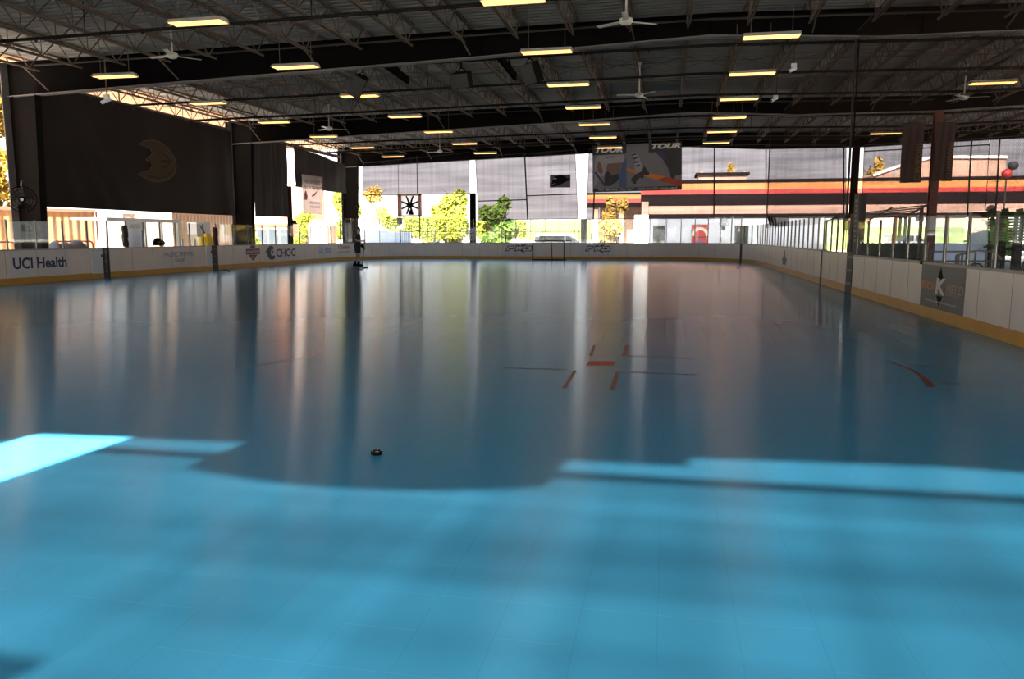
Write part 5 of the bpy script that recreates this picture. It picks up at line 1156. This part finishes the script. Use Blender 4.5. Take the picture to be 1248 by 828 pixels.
# brick hall, arch shed, picnic table, sign triangle in the left openings
Y = 82; a, b = px(296,297,Y=Y), px(353,262,Y=Y); t = thing('brick_hall', 'low red-brown brick hall below the narrow charcoal tarp', 'building', ((a.x+b.x)/2,Y,-.06)); MB().box(a.x-4,b.x,Y,Y+6,-.06,b.z-.6).build('wall', M['brick'], t); zc = b.z
MB().prism([(Y-.6,zc-1.0),(Y+6.6,zc-1.0),(Y+3,zc+.5)], (a.x-4,0,0), (0,1,0), (0,0,1), b.x-a.x+4).build('roof', M['brick'], t)
mb = MB()
for k in range(4): x_ = a.x+(b.x-a.x)*(k+.3)/4.2; mb.box(x_,x_+1.2,Y-.04,Y,.6,2.2)
mb.build('window_strip', M['darkglass'], t)
Y = 90; a, b = px(352,297,Y=Y), px(369,226,Y=Y); t = thing('pink_block', 'tall pale pink block between white gap and white banner', 'building', ((a.x+b.x)/2,Y,-.06)); MB().box(a.x-2,b.x,Y,Y+6,-.06,b.z).build('wall', M['stucco'], t); c, d = px(352,297,Y=Y-.05), px(369,243,Y=Y-.05); MB().box(a.x-2,b.x+.02,Y-.1,Y,-.06,d.z).build('brick_base', M['brick'], t); MB().box(a.x-2.2,b.x+.2,Y-.2,Y+6.2,b.z,b.z+.3).build('coping', M['offwhite'], t)
Y = 63; a, b = px(378,297,Y=Y), px(397.5,268,Y=Y); t = thing('arch_shed', 'small pink shed with white arched trim and door', 'shed', ((a.x+b.x)/2,Y,-.06)); w = b.x-a.x
poly = [(0,-.06),(w,-.06),(w,b.z*.82),(w*.86,b.z*.95),(w*.5,b.z),(w*.14,b.z*.95),(0,b.z*.82)]; MB().prism(poly, (a.x,Y+2,0), (1,0,0), (0,0,1), 2).build('shell', M['brick'], t)
mb = MB(); pts = [Vector((a.x+x, Y-.03, z)) for x, z in [(0,-.06),(0,b.z*.82),(w*.14,b.z*.95),(w*.5,b.z),(w*.86,b.z*.95),(w,b.z*.82),(w,-.06)]]
for p, q in zip(pts, pts[1:]): mb.bar(p, q, .16, .1)
mb.build('white_trim', M['white'], t); dd = MB().box(a.x+w*.28,a.x+w*.66,Y-.05,Y,-.06,b.z*.66).build('door', M['inktan'], t); mb = MB(); mb.bar((a.x+w*.22,Y-.06,-.06),(a.x+w*.22,Y-.06,b.z*.7),.14); mb.bar((a.x+w*.22,Y-.06,b.z*.7),(a.x+w*.72,Y-.06,b.z*.7),.14); mb.bar((a.x+w*.72,Y-.06,b.z*.7),(a.x+w*.72,Y-.06,-.06),.14); mb.build('door_frame', M['white'], dd)
Y = 58; p = px(401.5,271.5,Y=Y); t = thing('triangle_sign', 'grey downward triangle sign on a thin post', 'sign', (p.x,Y,-.06)); MB().prism([(-.38,.33),(.38,.33),(0,-.33)], (p.x,Y,p.z), (1,0,0), (0,0,1), .03).build('plate', M['grey'], t); MB().tube([(p.x,Y+.04,-.06),(p.x,Y+.04,p.z+.3)], .03, 6).build('post', M['grey'], t)
Y = 56; p = px(335,297,Y=Y); t = thing('picnic_table', 'grey picnic table outside below the narrow charcoal tarp', 'table', (p.x,Y,-.06)); c = p.x
MB().box(c-.85,c+.85,Y-.35,Y+.35,.70,.75).build('table_top', M['grey'], t)
for s_ in (-1,1): MB().box(c-.85,c+.85,Y+s_*.7-.13,Y+s_*.7+.13,.40,.44).build('bench', M['grey'], t)
for s_ in (-.6,.6): MB().bar((c+s_,Y-.75,-.04),(c+s_,Y+.2,.70),.06).bar((c+s_,Y+.75,-.04),(c+s_,Y-.2,.70),.06).bar((c+s_,Y-.75,.40),(c+s_,Y+.75,.40),.05).build('leg', M['grey'], t)
# ---------------------------------------------------------------- right side beyond the glass
Y = 36; a, b = px(1046,315,Y=Y), px(1131,297,Y=Y); t = thing('green_windscreen', 'dark green windscreen fence behind the right glass', 'fence', ((a.x+b.x)/2,Y,-.03))
cloth('windscreen', [(a.x,Y,b.z),(b.x,Y,b.z),(a.x,Y,-.02),(b.x,Y,-.02)], M['greensheet'], t, 20, 6, .02); mb = MB(); mb.bar((a.x,Y+.05,b.z), (b.x,Y+.05,b.z), .04); mb.build('top_rail', M['darkpost'], t)
for i in range(6): xx = a.x+(b.x-a.x)*i/5; MB().tube([(xx,Y+.06,-.03),(xx,Y+.06,b.z+.05)], .03, 6).build('post', M['darkpost'], t)
Y = 54; a, b = px(1128,312,Y=Y), px(1216,297.5,Y=Y); t = thing('low_wall', 'low bluish-white wall behind the right glass and railing', 'wall', ((a.x+b.x)/2,Y,-.03)); MB().box(a.x,b.x,Y,Y+.2,-.03,b.z).build('wall_body', M['bluewhite'], t); MB().box(a.x-.03,b.x+.03,Y-.04,Y+.24,b.z,b.z+.05).build('coping', M['white'], t)
Y = 52.6; hz = mesh_cloth('hazy_plastic', rgb(150,160,172), .3, (1,1,1,1), .7, .15)
for x0, x1, lab in ((1131,1153,'left'), (1155,1177,'middle'), (1179,1206,'right')):
    a, b = px(x0,297,Y=Y), px(x1,265.5,Y=Y); t = thing('plastic_sheet', 'hazy white plastic sheet beyond the railing, %s of three hung side by side' % lab, 'sheet', ((a.x+b.x)/2,Y,a.z), 'hazy plastic sheets beyond the right glass')
    cloth('sheet', [(a.x,Y,b.z),(b.x,Y,b.z),(a.x,Y,a.z),(b.x,Y,a.z)], hz, t, 10, 8, .02); MB().bar((a.x,Y,b.z), (b.x,Y,b.z), .05).build('top_rail', M['darkpost'], t); MB().bar((a.x,Y,b.z), (a.x,Y,a.z), .04).build('side_rail', M['flange'], t)
Y = 22.0; t = thing('metal_railing', 'dark metal ramp railing behind the right glass', 'railing', px(1170,318,Y=Y)); 
g = lambda x, y, dY=0: px(x, y, Y=Y+dY)
mb = MB()
for A_, B_ in (((1132,306.8),(1179,306.8)),((1179,307.5),(1190,305.8)),((1190,305.8),(1213,307)),((1134,318.5),(1213,318.5)),((1166,311),(1181,308.5))): mb.bar(g(*A_), g(*B_), .045)
mb.build('rail', M['darkpost'], t)
for x, y in ((1134,307),(1165.5,311.3),(1168.5,311),(1173,309),(1179,307.3),(1189,305.9),(1202,306.5),(1212,307)): p = g(x, y); MB().box(p.x-.02,p.x+.02,p.y-.02,p.y+.02,-.03,p.z).build('post', M['darkpost'], t)
MB().bar(g(1212.5,308), g(1222,317.5), .05).build('brace', M['darkpost'], t)
Y = 26; t = thing('slatted_rack', 'dark slatted rack with uprights at the far right behind the glass', 'rack', px(1228,318,Y=Y))
for x in (1207,1217,1223,1236,1243,1252): a, b = px(x,300,Y=Y), px(x,261,Y=Y); MB().box(a.x-.05,a.x+.05,Y-.04,Y+.04,-.03,b.z).build('upright', M['strap'], t)
mb = MB()
for k in range(9): a, b = px(1204,264+3.6*k,Y=Y), px(1256,263+3.6*k,Y=Y); mb.box(a.x,b.x,Y-.16,Y+.02,a.z-.03,a.z+.025)
mb.build('slats', M['greensheet'], t); a, b = px(1180,263,Y=Y), px(1262,258.5,Y=Y); MB().box(a.x,b.x,Y-.3,Y+.1,a.z,b.z).build('top_beam', M['soffit'], t)
for x in (1209,1225,1243): p = px(x,257.5,Y=Y-.1); MB().obox(p, (.08,0,.02), (0,.05,0), (-.02,0,.07)).build('clamp', M['strap'], t)
Y = 20; p = px(1237,308,Y=Y); t = thing('equipment_cart', 'dark cross-braced cart at the far right behind the glass', 'cart', (p.x,Y,-.03)); a, b = px(1228,322,Y=Y), px(1247,302.5,Y=Y)
MB().box(a.x,b.x,Y-.3,Y+.3,b.z-.05,b.z).build('deck', M['strap'], t); MB().box(a.x,b.x,Y-.3,Y+.3,.18,.22).build('shelf', M['strap'], t)
for x in (a.x+.02,b.x-.02): MB().box(x-.02,x+.02,Y-.3,Y-.26,.05,b.z).box(x-.02,x+.02,Y+.26,Y+.3,.05,b.z).build('leg', M['strap'], t)
MB().bar((a.x,Y-.28,.25), (b.x,Y-.28,b.z-.1), .03).bar((a.x,Y-.28,b.z-.1), (b.x,Y-.28,.25), .03).build('cross_brace', M['conduit'], t)
for x in (a.x+.05,b.x-.05): MB().lathe([(.05,-.02),(.05,.02)], (x,Y-.28,.02), (0,1,0), 10).lathe([(.05,-.02),(.05,.02)], (x,Y+.28,.02), (0,1,0), 10).build('caster', M['rubber'], t)
def chair(label, x, Y, rz):
    p = px(x, 312, Y=Y); c = Vector((p.x, Y, -.03)); R = Matrix.Rotation(rz, 3, 'Z'); L = lambda *q: c+R@Vector(q); t = thing('metal_chair', label, 'chair', c, 'dark chairs behind the right glass')
    MB().obox(L(0,0,.45), R@Vector((.22,0,0)), R@Vector((0,.22,0)), (0,0,.02)).build('seat', M['strap'], t); MB().tube([L(-.2,.2,.45),L(-.2,.26,.85),L(-.1,.28,.92),L(.1,.28,.92),L(.2,.26,.85),L(.2,.2,.45)], .02, 6).build('backrest', M['strap'], t)
    for x_ in (-.2,.2):
        for y_ in (-.2,.2): MB().tube([L(x_,y_,.45),L(x_*1.1,y_*1.1,0)], .016, 6).build('leg', M['strap'], t)
        MB().tube([L(x_,-.2,.45),L(x_,-.2,.66),L(x_,.2,.68)], .016, 6).build('armrest', M['strap'], t)
chair('dark chair behind the right glass, just left of the slatted rack', 1205, 19, .6); chair('dark chair behind the right glass, in front of the slatted rack', 1220, 21.5, -.7)
# maroon awning
t = thing('slatted_awning', 'maroon slatted awning above the tall black gate post', 'awning', (XR+1.6, 26.5, 2.3))
ya, yb = 33.0, 22.0; x0 = XR+1.4; za = px(1000,264,X=x0).z; pA, pB = px(1008,266,X=x0), px(1104,257,X=x0)
ya, yb = pA.y, pB.y
for k in range(5): z_ = -.14+.07*k; MB().bar((x0+.12*k,ya,pA.z+z_*.6), (x0+.12*k,yb,pB.z+z_), .05, .03).build('slat', M['maroonmetal'], t)
for q in (0,.33,.66,1): yy = ya+(yb-ya)*q; zz = pA.z+(pB.z-pA.z)*q; MB().bar((x0-.05,yy,zz-.18), (x0+.6,yy,zz+.2), .05).build('rib', M['maroonmetal'], t)
for q in (.05,.95): yy = ya+(yb-ya)*q; zz = pA.z+(pB.z-pA.z)*q; MB().box(x0+.5,x0+.58,yy-.04,yy+.04,-.03,zz+.1).build('post', M['maroonmetal'], t)
# posts and signs in the passage
for x, yt, m, cat, lab in ((1092,265,'redmetal','post','red post seen through the right glass under the awning tip'), (1097.5,266,'rubber','post','black post beside the red post beyond the right glass'), (1104,265,'rubber','post','black post left of the maroon column beyond the right glass')):
    Y = 58; p = px(x,yt,Y=Y); t = thing('bollard_post', lab, cat, (p.x,Y,-.06), 'posts beyond the right glass'); MB().tube([(p.x,Y,-.06),(p.x,Y,p.z)], .11, 10).build('shaft', M[m], t); MB().lathe([(.14,0),(.14,.06),(.02,.12)], (p.x,Y,p.z), n=10).build('cap', M[m], t)
p = px(1031.8,276,Y=56); t = thing('yellow_sign', 'yellow sign plate left of the tall black gate post', 'sign', (p.x,56,-.06)); MB().box(p.x-.16,p.x+.16,55.98,56.0,p.z-.28,p.z+.3).build('plate', M['yellow'], t); MB().tube([(p.x,56.03,-.06),(p.x,56.03,p.z+.3)], .03, 6).build('post', M['grey'], t)
p = px(1122,266,Y=36.6); t = thing('wall_mounted_box', 'small white box fixed on the maroon column', 'box', p); MB().box(p.x-.14,p.x+.14,36.6,36.85,p.z-.13,p.z+.13).build('box', M['white'], t); MB().box(p.x-.1,p.x+.1,36.585,36.6,p.z-.09,p.z+.09).build('cover', M['offwhite'], t)
p = px(1020,287,Y=54); 

# ---------------------------------------------------------------- light and sky
sun = bpy.data.lights.new('sun', 'SUN'); sun.energy = SUN; sun.angle = radians(.55); sun.color = (1, .93, .82)
so = bpy.data.objects.new('sun', sun); COL.objects.link(so)
d = Vector((.08, 1, -.71)).normalized(); so.rotation_euler = d.to_track_quat('-Z', 'Y').to_euler(); so.location = (0,-40,30)
w = bpy.data.worlds.new('sky'); S.world = w; w.use_nodes = True; nt = w.node_tree; nt.nodes.clear()
o = nt.nodes.new('ShaderNodeOutputWorld'); bg = nt.nodes.new('ShaderNodeBackground'); tc = nt.nodes.new('ShaderNodeTexCoord'); sp = nt.nodes.new('ShaderNodeSeparateXYZ'); rp = nt.nodes.new('ShaderNodeValToRGB')
nt.links.new(tc.outputs['Generated'], sp.inputs[0]); nt.links.new(sp.outputs[2], rp.inputs[0]); nt.links.new(rp.outputs[0], bg.inputs[0]); nt.links.new(bg.outputs[0], o.inputs[0])
e = rp.color_ramp.elements; e[0].position = .0; e[0].color = (1.0,.95,.92,1); e[1].position = .6; e[1].color = (.62,.80,1.0,1)
bg.inputs[1].default_value = SKY
S.view_settings.view_transform = 'Standard'; S.view_settings.look = 'None'; S.view_settings.exposure = EXPO if 'EXPO' in globals() else 0; S.view_settings.gamma = 1; S.view_settings.use_curve_mapping = False
c = S.cycles; c.max_bounces = 8; c.diffuse_bounces = 4; c.glossy_bounces = 4; c.transparent_max_bounces = 24; c.transmission_bounces = 6; c.caustics_reflective = False; c.caustics_refractive = False; c.sample_clamp_indirect = 12
